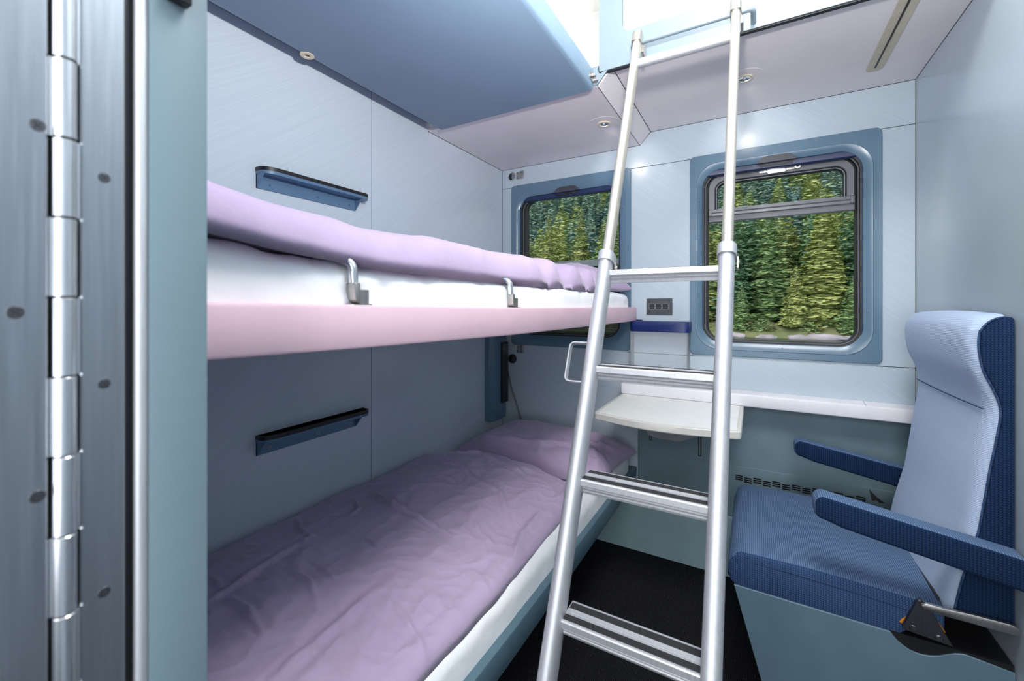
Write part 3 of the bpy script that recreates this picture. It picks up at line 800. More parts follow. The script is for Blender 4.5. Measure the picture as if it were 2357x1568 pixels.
# board as left stile, bottom rail and top rail around the opening, one outline with a slit
inner = rarc(-.394 + .03, 2.143 + .03, .03, 180) + rarc(.40 - .03, 2.143 + .03, .03, 270) + rarc(.40 - .03, 2.50 - .03, .03, 0) + rarc(-.394 + .03, 2.50 - .03, .03, 90)
o2 = rrect(-.476, XR - .002, 2.0295, 2.62, .006, 0, 8)
i2 = rrect(-.394, .40, 2.143, 2.50, .03, 0, 8)
def at_y(r, y): return [(p[0], y, p[2]) for p in r]
loft(b, [at_y(i2, YL), at_y(o2, YL), at_y(o2, YL + .014), at_y(i2, YL + .014), at_y(i2, YL)], cap0=False, cap1=False)
link('board', b, 'board', lo, smooth=30)
b = nb(); pts = arc_pts([(-.345, YL, 2.050), (-.345, 1.382, 2.050), (-.002, 1.382, 2.050), (-.002, YL, 2.046)], .018, 6); tube(b, pts, .0075, 12); link('hanging_bar', b, 'board', lo)
b = nb(); box(b, -.477, XR - .002, YL + .004, YL + .018, 2.0255, 2.0292); link('gap_strip', b, 'black', lo, smooth=0)  # black strip stands in for the unlit gap under the board
# gusset plate closing the step between the two soffit levels
b = nb(); prism(b, [(-.520, ZS + .0005), (-.4845, ZS + .0005), (-.436, ZM - .0005), (-.470, 2.024), (-.4775, 2.026), (-.4795, 2.034), (-.4795, 2.052), (-.520, 2.048)], 'y', 1.4485, 1.4525)
tag(link('gusset_plate', b, 'board', smooth=0), 'small pale blue notched plate between top bunk and loft board', 'plate')

# ------------------------------------------------------------------ ladder
S = .415; ld = Vector((.011, S, 1)).normalized()       # up the rail
def lp(side, z):                                           # rail centre, side 0 left 1 right
    return Vector((-.3235 + .011 * (z - 2.1) + side * .2785, 1.395 + S * (z - 2.1), z))
la = Vector((1, 0, 0)); lbv = ld.cross(la).normalized()  # away from the viewer (points +y/-z)
if lbv.y < 0: lbv = -lbv
lad = thing('ladder', 'aluminium ladder leaning on the bar below the loft board', 'ladder', (-.20, .53, 0.0))
def oval(w, d, n=20, p=2.6):
    return [(math.copysign(abs(math.cos(2 * PI * i / n)) ** (2 / p), math.cos(2 * PI * i / n)) * w, math.copysign(abs(math.sin(2 * PI * i / n)) ** (2 / p), math.sin(2 * PI * i / n)) * d) for i in range(n)]
for sd in (0, 1):
    foot = .02
    b = nb(); extrude(b, oval(.0165, .027), lp(sd, foot), lp(sd, 1.318), la, lbv); link('lower_rail', b, 'alu', lad, smooth=40)
    b = nb(); extrude(b, oval(.0122, .021), lp(sd, 1.31), lp(sd, 2.040), la, lbv); link('upper_rail', b, 'alu_warm', lad, smooth=40)
    b = nb(); extrude(b, oval(.0180, .029), lp(sd, .0), lp(sd, .045), la, lbv); link('rubber_foot', b, 'rubber', lad, smooth=40)
    b = nb()
    pr = oval(.0205, .031); pi_ = oval(.0168, .0275)
    p0, p1 = lp(sd, 1.312), lp(sd, 1.338)
    rs = []
    for p, pp in ((p0, pi_), (p0, pr), (p1 - ld * .003, pr), (p1, oval(.0175, .028)), (p1, oval(.0124, .0212))): rs.append([p + la * s_ + lbv * t for s_, t in pp])
    loft(b, rs, cap0=False, cap1=False); co = link('collar', b, 'alu', lad, smooth=40)
    b = nb()
    q = lp(sd, 1.312)
    extrude(b, [(0.004, 0.004), (.024, 0.010), (.030, -.016), (.012, -.020)], q + la * .0206, q + la * .0232, lbv, ld)
    tab_ = link('locking_tab', b, 'nickel', co)
    screw('locking_bolt', q + la * .0232 + lbv * .019 - ld * .004, la, .0045, lad, 'nickel', False)
    # hook over the bar
    b = nb(); q = lp(sd, 2.040)
    extrude(b, oval(.0145, .0235, 20, 6), q - ld * .006, q + ld * .034, la, lbv)
    hk = link('hook', b, 'nickel', lad, smooth=40)
    b = nb(); r_ = q + lbv * .030 + la * .016
    extrude(b, [(-.02, -.028), (.014, -.028), (.014, .01), (.004, .02), (-.02, .02)], r_ - la * .004, r_ + la * .003, lbv, ld)
    link('hook_plate', b, 'nickel', hk)
# round top rung
b = nb(); c0 = lp(0, 1.958); c1 = lp(1, 1.958); tube(b, [c0 + la * .011, c1 - la * .011], .0132, 20); link('round_rung', b, 'alu', lad)
for z_ in (1.279, 1.047, .817, .578):
    y_ = 1.395 + S * (z_ - 2.1) - .004
    xa, xb = lp(0, z_).x + .0145, lp(1, z_).x - .0145
    b = nb()
    # level tread profile (y, z): front lip, tread, rear lip, ribbed underside
    zt = z_ + .0135
    prof = [(-.004, -.012), (-.004, -.001), (-.002, .001), (.060, .001), (.063, -.001), (.063, -.010), (.058, -.012), (.058, -.020), (.054, -.022), (.012, -.032), (.007, -.0315), (.0055, -.027), (.0075, -.025), (.0055, -.0235), (.0035, -.020), (.0055, -.018), (.0025, -.0155), (.001, -.012)]
    extrude(b, prof, (xa, y_, zt), (xb, y_, zt), (0, 1, 0), (0, 0, 1))
    st = link('step', b, 'alu', lad, smooth=30)
    for o0, o1 in ((.003, .019), (.037, .055)):
        b = nb(); n_ = 7; pr = []
        for i in range(n_):
            pr += [(o0 + (o1 - o0) * i / n_, .0022), (o0 + (o1 - o0) * (i + .6) / n_, .0022), (o0 + (o1 - o0) * (i + .62) / n_, .0016), (o0 + (o1 - o0) * (i + .98) / n_, .0016)]
        pr = [(o0, .0009)] + pr + [(o1, .0016), (o1, .0009)]
        extrude(b, pr[::-1], (xa + .002, y_, zt), (xb - .002, y_, zt), (0, 1, 0), (0, 0, 1)); link('grip_strip', b, 'strip', st, smooth=0)
    b = nb()
    extrude(b, [(.021, .0009), (.021, .0030), (.027, .0030), (.0275, .0015), (.0285, .0015), (.029, .0030), (.035, .0030), (.035, .0009)][::-1], (xa + .004, y_, zt), (xb - .004, y_, zt), (0, 1, 0), (0, 0, 1)); link('tread_rib', b, 'alu', st, smooth=0)
# grab loop on the left rail
b = nb()
def lq(z_, dx_): return lp(0, z_) + la * dx_ + lbv * .004
pts = arc_pts([lq(1.112, -.012), lq(1.112, -.062), lq(1.022, -.062), lq(1.022, -.012)], .014, 6)
rings = []
fl = [(-.0016, -.008), (.0016, -.008), (.0016, .008), (-.0016, .008)]
for i, p in enumerate(pts):
    dd = (pts[min(i + 1, len(pts) - 1)] - pts[max(i - 1, 0)]).normalized(); nn = dd.cross(lbv).normalized()
    rings.append([p + nn * s_ + lbv * t for s_, t in fl])
loft(b, rings); link('grab_loop', b, 'alu', lad)

# ------------------------------------------------------------------ wall shelves
def wall_shelf(y0, y1, zt, low, label):
    t = thing('wall_shelf', label, 'shelf', (XL + .03, (y0 + y1) / 2, zt - .06))
    dp = .048
    # plan outline (y, depth) with rounded front corners
    def outline(ins, d): 
        r = .045; pts = [(y0 + ins, 0.0005)]
        for i in range(9):
            a = math.radians(180 - 90 * i / 8); pts.append((y0 + ins + r + r * math.cos(a) , d - .030 + .030 * math.sin(a)))
        for i in range(9):
            a = math.radians(90 - 90 * i / 8); pts.append((y1 - ins - r * .6 + r * .6 * math.cos(a), d - .030 + .030 * math.sin(a)))
        pts.append((y1 - ins, 0.0005)); return pts
    ring = lambda pl, z_: [(XL + d, y, z_) for y, d in pl]
    b = nb()
    loft(b, [ring(outline(.0, dp), zt - .016), ring(outline(.0, dp), zt - .007)])
    prism(b, [(y0 + .001, zt - .016), (y1 - .030, zt - .016), (y1 - .038, zt - .056), (y0 + .001, zt - .056)], 'x', XL + .0006, XL + .005)
    # end gussets
    for ya in (y0 + .001, y1 - .038):
        b2 = [(XL + .0006, zt - .015), (XL + .040, zt - .015), (XL + .005, zt - .056), (XL + .0006, zt - .056)]
        prism(b, b2, 'y', ya, ya + .004)
    sh = link('shelf_body', b, 'shelf', t, smooth=40)
    b = nb()
    oo, ii = outline(-.0005, dp + .001), outline(.004, dp - .004)
    loft(b, [ring(ii, zt - .0069), ring(oo, zt - .0069), ring(oo, zt + .004), ring(ii, zt + .004), ring(ii, zt - .0069)], cap0=False, cap1=False)
    link('black_rim', b, 'black', t)
    if low:
        b = nb(); loft(b, [ring(outline(.0045, dp - .0045), zt - .0068), ring(outline(.0045, dp - .0045), zt - .005)]); link('shelf_mat', b, 'black', t)
    for yy in (y0 + .04, (y0 + y1) / 2 + .005, y1 - .062): screw('screw', (XL + .005, yy, zt - .040), (1, 0, 0), .0048, t, 'nickel' if low else 'shelf')
    return t
wall_shelf(.699, 1.089, 1.606, False, 'slate blue wall shelf with black rim above the upper bunk duvet')
wall_shelf(.699, 1.091, .816, True, 'dark wall shelf with black rim above the lower bunk duvet')

# latches and hinges on the end wall
def turn_latch(x, z_, dark, label):
    t = thing('turn_latch', label, 'latch', (x, YB, z_ - .026))
    y = YB - .0003
    b = nb(); disc(b, (x, y, z_), (0, -1, 0), .0265, .006, 32, .0015, .0215); link('bezel', b, 'cover' if not dark else 'plate_grey', t)
    b = nb(); disc(b, (x, y, z_), (0, -1, 0), .0214, .002, 32); link('cup', b, 'black', t)
    b = nb()
    pr = [(x + .001 + .0195 * math.cos(math.radians(a)), z_ + .0205 * math.sin(math.radians(a))) for a in range(-90, 91, 15)]
    prism(b, pr, 'y', y - .0065, y - .0021, .0006, 1); link('turn_tab', b, 'knob' if not dark else 'plate_grey', t)
turn_latch(-1.206, 1.942, False, 'round grey and black turn latch in the corner above the smaller window')
turn_latch(-1.203, .896, True, 'round black turn latch low in the corner under the upper bunk')
def hinge(x, z_, up, label):
    t = thing('hinge_plate', label, 'hinge', (x, YB, z_ - .022))
    y = YB - .0003
    b = nb(); box(b, x - .024, x, y - .002, y, z_ - .021, z_ + .021, .0008, 1); link('leaf', b, 'nickel', t)
    b = nb(); box(b, x + .0005, x + .024, y - (.007 if up else .003), y, z_ - .021, z_ + .023, .002, 2); link('flap', b, 'nickel', t)
    for sx, sz, yy in ((-.017, .013, .002), (-.017, -.013, .002), (.010, .013, .007 if up else .003), (.010, -.013, .007 if up else .003)):
        screw('screw', (x + sx, y - yy, z_ + sz), (0, -1, 0), .0028, t, 'dark_metal', False)
hinge(-1.153, 1.941, True, 'small steel flap hinge right of the upper round latch')
hinge(-1.151, .953, False, 'small steel hinge just under the smaller window frame')

# switch panel
sp = thing('switch_panel', 'charcoal panel of three square switches between the two windows', 'switch', (-.393, YB, 1.158))
b = nb(); box(b, -.452, -.334, YB - .006, YB - .0005, 1.158, 1.2355, .0008, 1); link('plate', b, 'plate_grey', sp)
for i in range(3):
    x = -.4265 + i * .0305
    b = nb(); loft(b, [rrect(x - .0145, x + .0145, 1.1825, 1.2115, .002, YB - .0062, 3), rrect(x - .0145, x + .0145, 1.1825, 1.2115, .002, YB - .0085, 3), rrect(x - .0125, x + .0125, 1.1845, 1.2095, .0015, YB - .0085, 3), rrect(x - .0125, x + .0125, 1.1845, 1.2095, .0015, YB - .0062, 3)], cap0=False, cap1=False)
    s_ = link('switch', b, 'grey_cast', sp)
    b = nb(); box(b, x - .0122, x + .0122, YB - .0083, YB - .0061, 1.1848, 1.2092, .0015, 1); link('rocker', b, 'black', s_)
for x in (-.438, -.349):
    for z_ in (1.2215, 1.173): screw('screw', (x, YB - .006, z_), (0, -1, 0), .0032, sp, 'black')

# navy bottle ledge with clear side panes
bl = thing('bottle_holder', 'navy ledge with clear plastic sides under the three switches', 'holder', (-.383, 2.06, .86))
b = nb()
prism(b, [(-.517, YB - .0005), (-.517, 2.045), (-.512, 2.034), (-.500, 2.029), (-.272, 2.029), (-.257, 2.034), (-.250, 2.046), (-.248, YB - .0005)], 'z', 1.079, 1.128, .0015, 1)
box(b, -.53, -.472, YB - .012, YB - .0005, 1.1285, 1.1335)
link('ledge', b, 'navy', bl, smooth=40)
for x in (-.5165, -.262):
    b = nb(); box(b, x, x + .004, 2.034, YB - .0006, .865, 1.0785, .0006, 1); link('side_pane', b, 'clear', bl)
b = nb(); box(b, -.5125, -.2625, 2.031, 2.0335, .865, 1.0785); link('front_pane', b, 'clear2', bl, smooth=0)

# access cover with lock
ac = thing('access_cover', 'flush pale grey cover with a round lock above the folding table', 'cover', (-.395, YB, .855))
b = nb(); box(b, -.474, -.316, YB - .0028, YB - .0005, .858, .9345, .0005, 1); link('plate', b, 'cover', ac)
b = nb(); disc(b, (-.393, YB - .0029, .914), (0, -1, 0), .0065, .002, 18, .0006); link('lock', b, 'nickel', ac)

# ------------------------------------------------------------------ folding table
ft = thing('folding_table', 'white folding table under the window sill with bowed front edge', 'table', (-.298, 2.03, .64))
def tab(ins, z_):
    x0, x1, yb = -.558 + ins, -.038 - ins, 2.0385
    pts = [(x0, yb), (x0, 1.640 + ins)]
    for i in range(1, 4): a = PI / 2 * i / 3; pts.append((x0 + .016 * (1 - math.cos(a)), 1.640 + ins - .016 * math.sin(a)))
    for i in range(1, 12):
        t = i / 12; x = x0 + .016 + (x1 - x0 - .035) * t
        pts.append((x, 1.624 + ins - .046 * math.sin(PI * t) * (1 if t < .5 else .96) - .004 * t))
    for i in range(0, 4): a = PI / 2 * i / 3; pts.append((x1 - .02 + .02 * math.sin(a), 1.638 + ins - .018 * math.cos(a)))
    pts.append((x1, yb)); return [(p[0], p[1], z_) for p in pts]
b = nb(); loft(b, [tab(.004, .746), tab(.0, .750), tab(.0, .771), tab(.002, .7745)]); link('table_top', b, 'white_edge', ft, smooth=30)
b = nb(); loft(b, [tab(.012, .7746), tab(.012, .7752)]); top = link('top_surface', b, 'white', ft, smooth=0)
for x in (-.547, -.052):
    b = nb(); box(b, x, x + .002, 1.665, 2.036, .7753, .7758); link('groove', b, 'beige', ft, smooth=0)
b = nb(); prism(b, [(-.44, .745), (-.37, .675), (-.345, .668), (-.26, .665), (-.20, .690), (-.15, .745)], 'y', 1.76, 2.02, .006, 2); link('support_bracket', b, 'grey_cast', ft)
for x, z0 in ((-.372, .645), (-.185, .612)):
    b = nb(); tube(b, arc_pts([(x - .004, 1.80, .70), (x - .004, 1.80, z0), (x + .004, 1.80, z0), (x + .004, 1.80, .70)], .004, 3), .0022, 8); link('hanger_loop', b, 'black', ft)

# heater grille
hg = thing('heater_grille', 'row of staggered black vent slots in the grey green wall behind the seat', 'grille', (.15, 2.12, .42))
b = nb()
YG = YB + .0224
for i in range(13):
    x = -.074 + i * .0352; zo = .4475 - (.0055 if i % 2 else 0)
    for r in range(3):
        z_ = zo - r * .0085
        prism(b, [(x, z_), (x + .0015, z_ + .0026), (x + .0290, z_ + .0026), (x + .0305, z_), (x + .0290, z_ - .0026), (x + .0015, z_ - .0026)], 'y', YG - .0008, YG - .0001)
link('slots', b, 'black', hg, smooth=0)
b = nb(); prism(b, [(.389, .485), (.397, .441), (.411, .447), (.419, .438), (.438, .440), (.414, .458)], 'y', YG - .0007, YG - .0001); link('scuff_patch', b, 'seam', hg, smooth=0)

# ------------------------------------------------------------------ seat
seat = thing('train_seat', 'blue velour train seat with armrests against the right wall by the window', 'seat', (.25, 1.68, 0.0))
YN, YFar = 1.410, 1.925
# side profile of the backrest front (z, x)
BP = [(.455, .394), (.472, .400), (.547, .413), (.656, .438), (.719, .447), (.823, .460), (.885, .469), (.946, .4765), (.978, .474), (1.010, .464), (1.053, .448), (1.105, .441), (1.145, .4435), (1.168, .456), (1.180, .474), (1.184, .500)]
def smooth_prof(P, n=70):
    out = []
    def cr(p0, p1, p2, p3, t): return .5 * ((2 * p1) + (-p0 + p2) * t + (2 * p0 - 5 * p1 + 4 * p2 - p3) * t * t + (-p0 + 3 * p1 - 3 * p2 + p3) * t ** 3)
    m = len(P) - 1
    for i in range(n + 1):
        u = i / n * m; k = min(int(u), m - 1); t = u - k
        q = [P[max(0, min(m, k + d))] for d in (-1, 0, 1, 2)]
        out.append(tuple(cr(q[0][c], q[1][c], q[2][c], q[3][c], t) for c in (0, 1)))
    return out
SP = smooth_prof(BP)
def back_rings(ys, insets, xb=.505):
    rings = []
    for y, ins in zip(ys, insets):
        rings.append([(min(x + ins, xb - .002), y, z_ - (ins * .8 if z_ > 1.15 else 0)) for z_, x in SP] + [(xb, y, 1.184 - ins * .8), (xb, y, .455)])
    return rings
b = nb()
NR = 6; R_ = .032
ys, ins = [], []
for i in range(NR + 1): a = PI / 2 * i / NR; ys.append(YN + .004 + R_ * (1 - math.cos(a)) * 1.0); ins.append(R_ * (1 - math.sin(a)) * .55)
for i in range(1, 12): ys.append(YN + .036 + (YFar - .036 - YN - .036) * i / 12); ins.append(-.006 * math.sin(PI * i / 12))
for i in range(NR + 1): a = PI / 2 * (1 - i / NR); ys.append(YFar - .004 - R_ * (1 - math.cos(a))); ins.append(R_ * (1 - math.sin(a)) * .55)
loft(b, back_rings(ys, ins)); bk = link('backrest', b, 'plush_light', seat, smooth=50, uv=True)
# navy side cheek
b = nb()
ch = [(x + .020, z_ - (.006 if z_ > 1.15 else 0)) for z_, x in SP if x + .020 < .509 and z_ > .463] + [(.5125, 1.178), (.517, 1.170), (.517, .462), (.418, .462)]
prism(b, ch, 'y', YN - .004, YN + .022, .004, 2); link('side_cheek', b, 'plush_side', seat, smooth=40, uv=True)
b = nb(); tube(b, [(x + .0175, YN - .0015, z_ - (.005 if z_ > 1.15 else 0)) for z_, x in SP if x + .02 < .509], .0022, 6); link('piping', b, 'plush_dark', bk, uv=True)
# head seam
b = nb(); tube(b, [(.4735 - .006 * math.sin(PI * i / 20) - .0008, YN + .020 + (YFar - YN - .04) * i / 20, .957) for i in range(21)], .0014, 6); link('head_seam', b, 'plush_dark', bk, uv=True)
b = nb(); box(b, .5055, .5170, YN + .022, YFar - .01, .46, 1.17, .003, 1); link('back_shell', b, 'plush_side', seat, uv=True)

# cushion (loft along x so the front edge rolls)
b = nb(); rings = []
for i in range(41):
    t = i / 40; x = -.069 + .469 * t
    e = min(1, (x + .069) / .040); e = math.sqrt(max(0, 1 - (1 - e) ** 2))
    zt = .430 + .052 * e - .018 * max(0, t - .35) ** 1.2 + .004 * math.sin(PI * t); zb_ = .378 + (1 - e) * .022 - .004 * t
    if x > .318: zb_ += min(.040, (x - .318) * 1.0)
    y0, y1 = YN + (1 - e) * .006, YFar + .03 - (1 - e) * .012
    r = .026; ring = []
    ring += [(x, y0 + .002, zb_), (x, y0, zb_ + .012), (x, y0, zt - r * 1.1), (x, y0 + .001, zt - r)]
    for k in range(1, 7): a = PI / 2 * k / 6; ring.append((x, y0 + r * (1 - math.cos(a)), zt - r + r * math.sin(a)))
    for k in range(1, 10): yy = y0 + r + (y1 - y0 - 2 * r) * k / 10; ring.append((x, yy, zt + .006 * math.sin(PI * k / 10) * e - .004 * math.exp(-((k - 5) / 2.5) ** 2) * math.sin(PI * t)))
    for k in range(6, -1, -1): a = PI / 2 * k / 6; ring.append((x, y1 - r * (1 - math.cos(a)), zt - r + r * math.sin(a)))
    ring += [(x, y1, zb_ + .012), (x, y1 - .002, zb_)]
    rings.append(ring)
loft(b, rings)
# the near side strip uses the dotted fabric
bmesh.ops.recalc_face_normals(b, faces=b.faces); b.normal_update()
for f in b.faces:
    n = f.normal
    if n.y < -.75 or (n.x < -.8 and f.calc_center_median().z < .44): f.material_index = 1
link('cushion', b, ['plush_seat', 'plush_dark'], seat, smooth=60, uv=True)
b = nb(); tube(b, [(-.045, YN + .0015, .455), (.10, YN - .001, .4555), (.25, YN - .001, .4485), (.345, YN - .001, .441)], .0012, 6); link('cushion_seam', b, 'plush_dark', seat, uv=True)

b = nb(); tube(b, [(.3985, YN + .012, .462), (.3975, YN + .03, .474), (.3975, YFar - .02, .474)], .0032, 8); link('gap_shade', b, 'black', seat)  # black tube in place of the shade between cushion and backrest
def armrest(y0, y1, zt0, name):
    b = nb(); x0, x1 = .136, .512
    def top(x): return zt0 - (x - x0) * .165
    outl = []
    # outline in x, z (rounded nose)
    h = .072
    for i in range(9): a = math.radians(90 + 22.5 * i / 2 * 2 * .5 * 2) if False else math.radians(90 + 11.25 * i); outl.append((x0 + .022 + .022 * math.cos(a), top(x0 + .02) - .022 + .022 * math.sin(a)))
    for i in range(1, 7): a = math.radians(180 + 15 * i); outl.append((x0 + .022 + .022 * math.cos(a), top(x0) - h + .026 + .020 * math.sin(a)))
    outl += [(x0 + .06, top(x0 + .06) - h + .003), (x1, top(x1) - h - .002), (x1, top(x1))]
    outl.append((x0 + .05, top(x0 + .05)))
    t = bmesh.new()
    n = len(outl)
    cx = sum(p[0] for p in outl) / n; cz = sum(p[1] for p in outl) / n
    def ins(d, y): 
        r = []
        for i, p in enumerate(outl):
            a = Vector(outl[i - 1]); c = Vector(outl[(i + 1) % n]); tg = (c - a).normalized(); nn = Vector((tg.y, -tg.x))
            if nn.dot(Vector((cx, cz)) - Vector(p)) < 0: nn = -nn
            r.append((p[0] + nn.x * d, y, p[1] + nn.y * d))
        return r
    rr = .010
    rings = [ins(rr * (1 - math.sin(a)), y0 + rr * (1 - math.cos(a))) for a in [PI / 2 * i / 4 for i in range(5)]] + [ins(rr * (1 - math.cos(a)), y1 - rr + rr * math.sin(a)) for a in [PI / 2 * i / 4 for i in range(5)]]
    rings = [ins(rr * (1 - math.sin(PI / 2 * i / 4)), y0 + rr * (1 - math.cos(PI / 2 * i / 4))) for i in range(5)] + [ins(rr * (1 - math.cos(PI / 2 * i / 4)), y1 - rr + rr * math.sin(PI / 2 * i / 4)) for i in range(5)]
    loft(t, rings); bmesh.ops.recalc_face_normals(t, faces=t.faces); t.normal_update()
    for f in t.faces:
        nv = f.normal
        f.material_index = 0 if (abs(nv.y) < .8 and nv.z > -.6 and (nv.z > .3 or nv.x < -.5)) else 1
    m0 = bmesh.new(); vm = {}
    return link(name, t, ['plush_seat', 'plush_side'], seat, smooth=50, uv=True)
armrest(1.350, 1.408, .712, 'armrest')
armrest(1.965, 2.020, .684, 'armrest')
# base panel and well
b = nb(); prism(b, [(.052, 0.0), (-.052, .378), (.300, .374)] + [(.300 + .13 * i / 10, .374 - .034 * math.sin(PI * (i / 10) ** .8) * (1 if i < 8 else .9)) for i in range(1, 10)] + [(.433, .372), (.5175, .362), (.5175, 0.0)], 'y', YN - .003, YN + .012, .001, 1); link('base_panel', b, 'base', seat, smooth=20)
b = nb(); prism(b, [(.056, 0.0), (-.045, .374), (.5175, .34), (.5175, 0.0)], 'y', YN + .0125, YFar + .02, .002, 1); link('base_box', b, 'base', seat)
b = nb(); box(b, .30, .517, YN + .0005, YN + .22, .3405, .376); link('recess_tray', b, 'black', seat, smooth=0)
b = nb(); box(b, .402, .517, YN + .16, YN + .18, .377, .456); link('recess_shade', b, 'black', seat, smooth=0)  # black sheet added to darken the recess
b = nb(); prism(b, [(.317, .405), (.322, .414), (.336, .430), (.390, .432), (.402, .412), (.398, .404), (.33, .400)], 'y', YN - .0025, YN + .012, .001, 1); link('foam_edge', b, 'orange', seat)
# recline fittings
b = nb(); prism(b, [(.320, .402), (.326, .396), (.412, .388), (.372, .463), (.356, .480), (.349, .478)], 'y', YN - .014, YN - .0042, .0012, 1); br = link('hinge_bracket', b, 'dark_metal', seat)
for x, z_ in ((.341, .4065), (.387, .3995)): screw('bolt', (x, YN - .014, z_), (0, -1, 0), .0078, br, 'dark_metal')
b = nb()
pl_ = [(.352, .474), (.362, .4815), (.40, .4805), (.44, .4835), (.50, .4835), (.514, .480), (.5165, .470), (.512, .4615), (.49, .4605), (.43, .4625), (.38, .462), (.358, .463)]
prism(b, pl_, 'y', YN - .026, YN - .016, .002, 2); link('recline_lever', b, 'nickel', seat)

# ------------------------------------------------------------------ ceiling fittings
av = thing('air_vent', 'long beige vent strip with a dark slot in the window soffit', 'vent', (.366, 1.72, ZM - .002))
b = nb(); loft(b, [rrect(.3445, .393, 1.475, 1.950, .022, ZM - .0003, 6, 'z'), rrect(.3445, .393, 1.475, 1.950, .022, ZM - .0025, 6, 'z')]); link('plate', b, 'beige', av)
b = nb(); box(b, .3660, .3715, 1.48, 1.922, ZM - .0035, ZM - .0026); link('slot', b, 'black', av, smooth=0)
def downlight(x, y, z_, label):
    t = thing('spotlight', label, 'lamp', (x, y, z_))
    b = nb(); disc(b, (x, y, z_ - .0002), (0, 0, -1), .066, .0008, 48); link('rosette', b, 'soffit', t)
    b = nb(); disc(b, (x, y, z_ - .0011), (0, 0, -1), .0275, .0045, 36, .0018, .0195); link('ring', b, 'ring', t)
    b = nb(); n = 32
    loft(b, [[(x + r * math.cos(2 * PI * i / n), y + r * math.sin(2 * PI * i / n), zz) for i in range(n)] for r, zz in ((.0194, z_ - .0045), (.0175, z_ - .0028), (.013, z_ - .0019), (.006, z_ - .0015))], cap0=False, cap1=True)
    link('reflector', b, 'chrome', t)
    b = nb(); disc(b, (x, y, z_ - .0016), (0, 0, -1), .0045, .0035, 12, .001); link('bulb', b, 'white', t)
downlight(-.56, 1.768, ZS, 'round spotlight in the lower soffit above the smaller window')
downlight(-.031, 1.773, ZM, 'round spotlight in the higher soffit above the larger window')

# unseen uplighter housing, added to go with the fill lights
cl = thing('added_uplighter', 'unseen uplighter housing added over the door', 'lamp', (.0, .32, 2.35))
b = nb(); box(b, -.45, .40, .195, .30, 2.36, 2.42, .01, 2); link('housing', b, 'white', cl)

# ------------------------------------------------------------------ outside
ZW = -3.2
b = nb(); box(b, -220, 160, 4.0, 70.0, ZW - .4, ZW); tag(link('lake', b, 'water', smooth=0), 'strip of dark water along the bottom of the larger window', 'water')
def terrain_z(x, y):
    t = y - 66
    if t < 0: return ZW - .6
    z_ = ZW + min(1.3, t * .35) + max(0, t - 6) * .10
    z_ += max(0, t - 26) * .30 + max(0, t - 90) * .10
    return z_ + 2.5 * noise.noise(Vector((x * .02, y * .02, 0))) * min(1, t / 30) + .35 * noise.noise(Vector((x * .25, y * .25, 3)))
b = nb(); nx_, ny_ = 90, 80; vs = []
for j in range(ny_ + 1):
    y = 64 + 356 * (j / ny_) ** 1.7
    vs.append([b.verts.new((x, y, terrain_z(x, y))) for x in [(-260 + 420 * i / nx_) for i in range(nx_ + 1)]])
for j in range(ny_):
    for i in range(nx_):
        f = b.faces.new((vs[j][i], vs[j][i + 1], vs[j + 1][i + 1], vs[j + 1][i])); f.material_index = 0 if vs[j][i].co.y < 84 else 1
ot = link('hillside', b, ['grass', 'hill'], smooth=60); ot['kind'] = 'structure'

import numpy as np
def boughs(base, h, rad, n, rng, lo=.05, size=1.0, power=.85):
    """n small drooping boughs spread through a cone: arrays of quads"""
    x, y, z0 = base
    t = 1 - np.sqrt(rng.random(n)) * .985
    t = lo + (1 - lo) * t
    lobes = 1 + .22 * np.sin(t * h * 4.1 + rng.random() * 6) + .12 * np.sin(t * h * 9.3 + rng.random() * 6)
    r = rad * (1 - (t - lo) / (1 - lo)) ** power * lobes * (.35 + .68 * np.sqrt(rng.random(n))) + .03 * rad
    a = rng.random(n) * 2 * np.pi
    lobe2 = 1 + .16 * np.sin(3 * a + t * 11) + .10 * np.sin(5 * a - t * 17)
    r = r * lobe2
    c = np.stack([x + r * np.cos(a), y + r * np.sin(a), z0 + h * t - r * .30], 1)
    tang = a + np.pi / 2 + rng.normal(0, .45, n)
    L = size * rad * .20 * (.35 + .65 * (1 - t)) * rng.uniform(.6, 1.5, n)
    W = L * rng.uniform(.16, .34, n)
    u = np.stack([np.cos(tang), np.sin(tang), rng.normal(0, .12, n)], 1) * L[:, None]
    out = np.stack([np.cos(a), np.sin(a), np.zeros(n)], 1)
    k = rng.uniform(-.9, .6, n)[:, None]
    v = (out * .75 + np.array([0, 0, 1.0]) * k); v /= np.linalg.norm(v, axis=1)[:, None]; v = v * W[:, None] * 1.3
    return np.stack([c - u, c - v * .9, c + u, c + v], 1)          # (n, 4, 3)
def mesh_quads(name, quads, mat, parent=None, mi=None, origin=None):
    n = len(quads); co = quads.reshape(-1, 3)
    base = np.array([(co[:, 0].min() + co[:, 0].max()) / 2, (co[:, 1].min() + co[:, 1].max()) / 2, co[:, 2].min()])
    me = bpy.data.meshes.new(name)
    me.vertices.add(n * 4); me.vertices.foreach_set('co', (co - base).ravel().astype(np.float32))
    me.loops.add(n * 4); me.loops.foreach_set('vertex_index', np.arange(n * 4, dtype=np.int32))
    me.polygons.add(n); me.polygons.foreach_set('loop_start', np.arange(0, n * 4, 4, dtype=np.int32)); me.polygons.foreach_set('loop_total', np.full(n, 4, dtype=np.int32))
    for mt in (mat if isinstance(mat, (list, tuple)) else [mat]): me.materials.append(M[mt])
    if mi is not None: me.polygons.foreach_set('material_index', np.asarray(mi, dtype=np.int32))
    me.update(); me.validate()
    o = bpy.data.objects.new(name, me); COL.objects.link(o); base = Vector(base); WORLD[o.name] = base
    if parent is not None: o.parent = parent; o.location = base - WORLD[parent.name]
    else: o.location = base
    return o
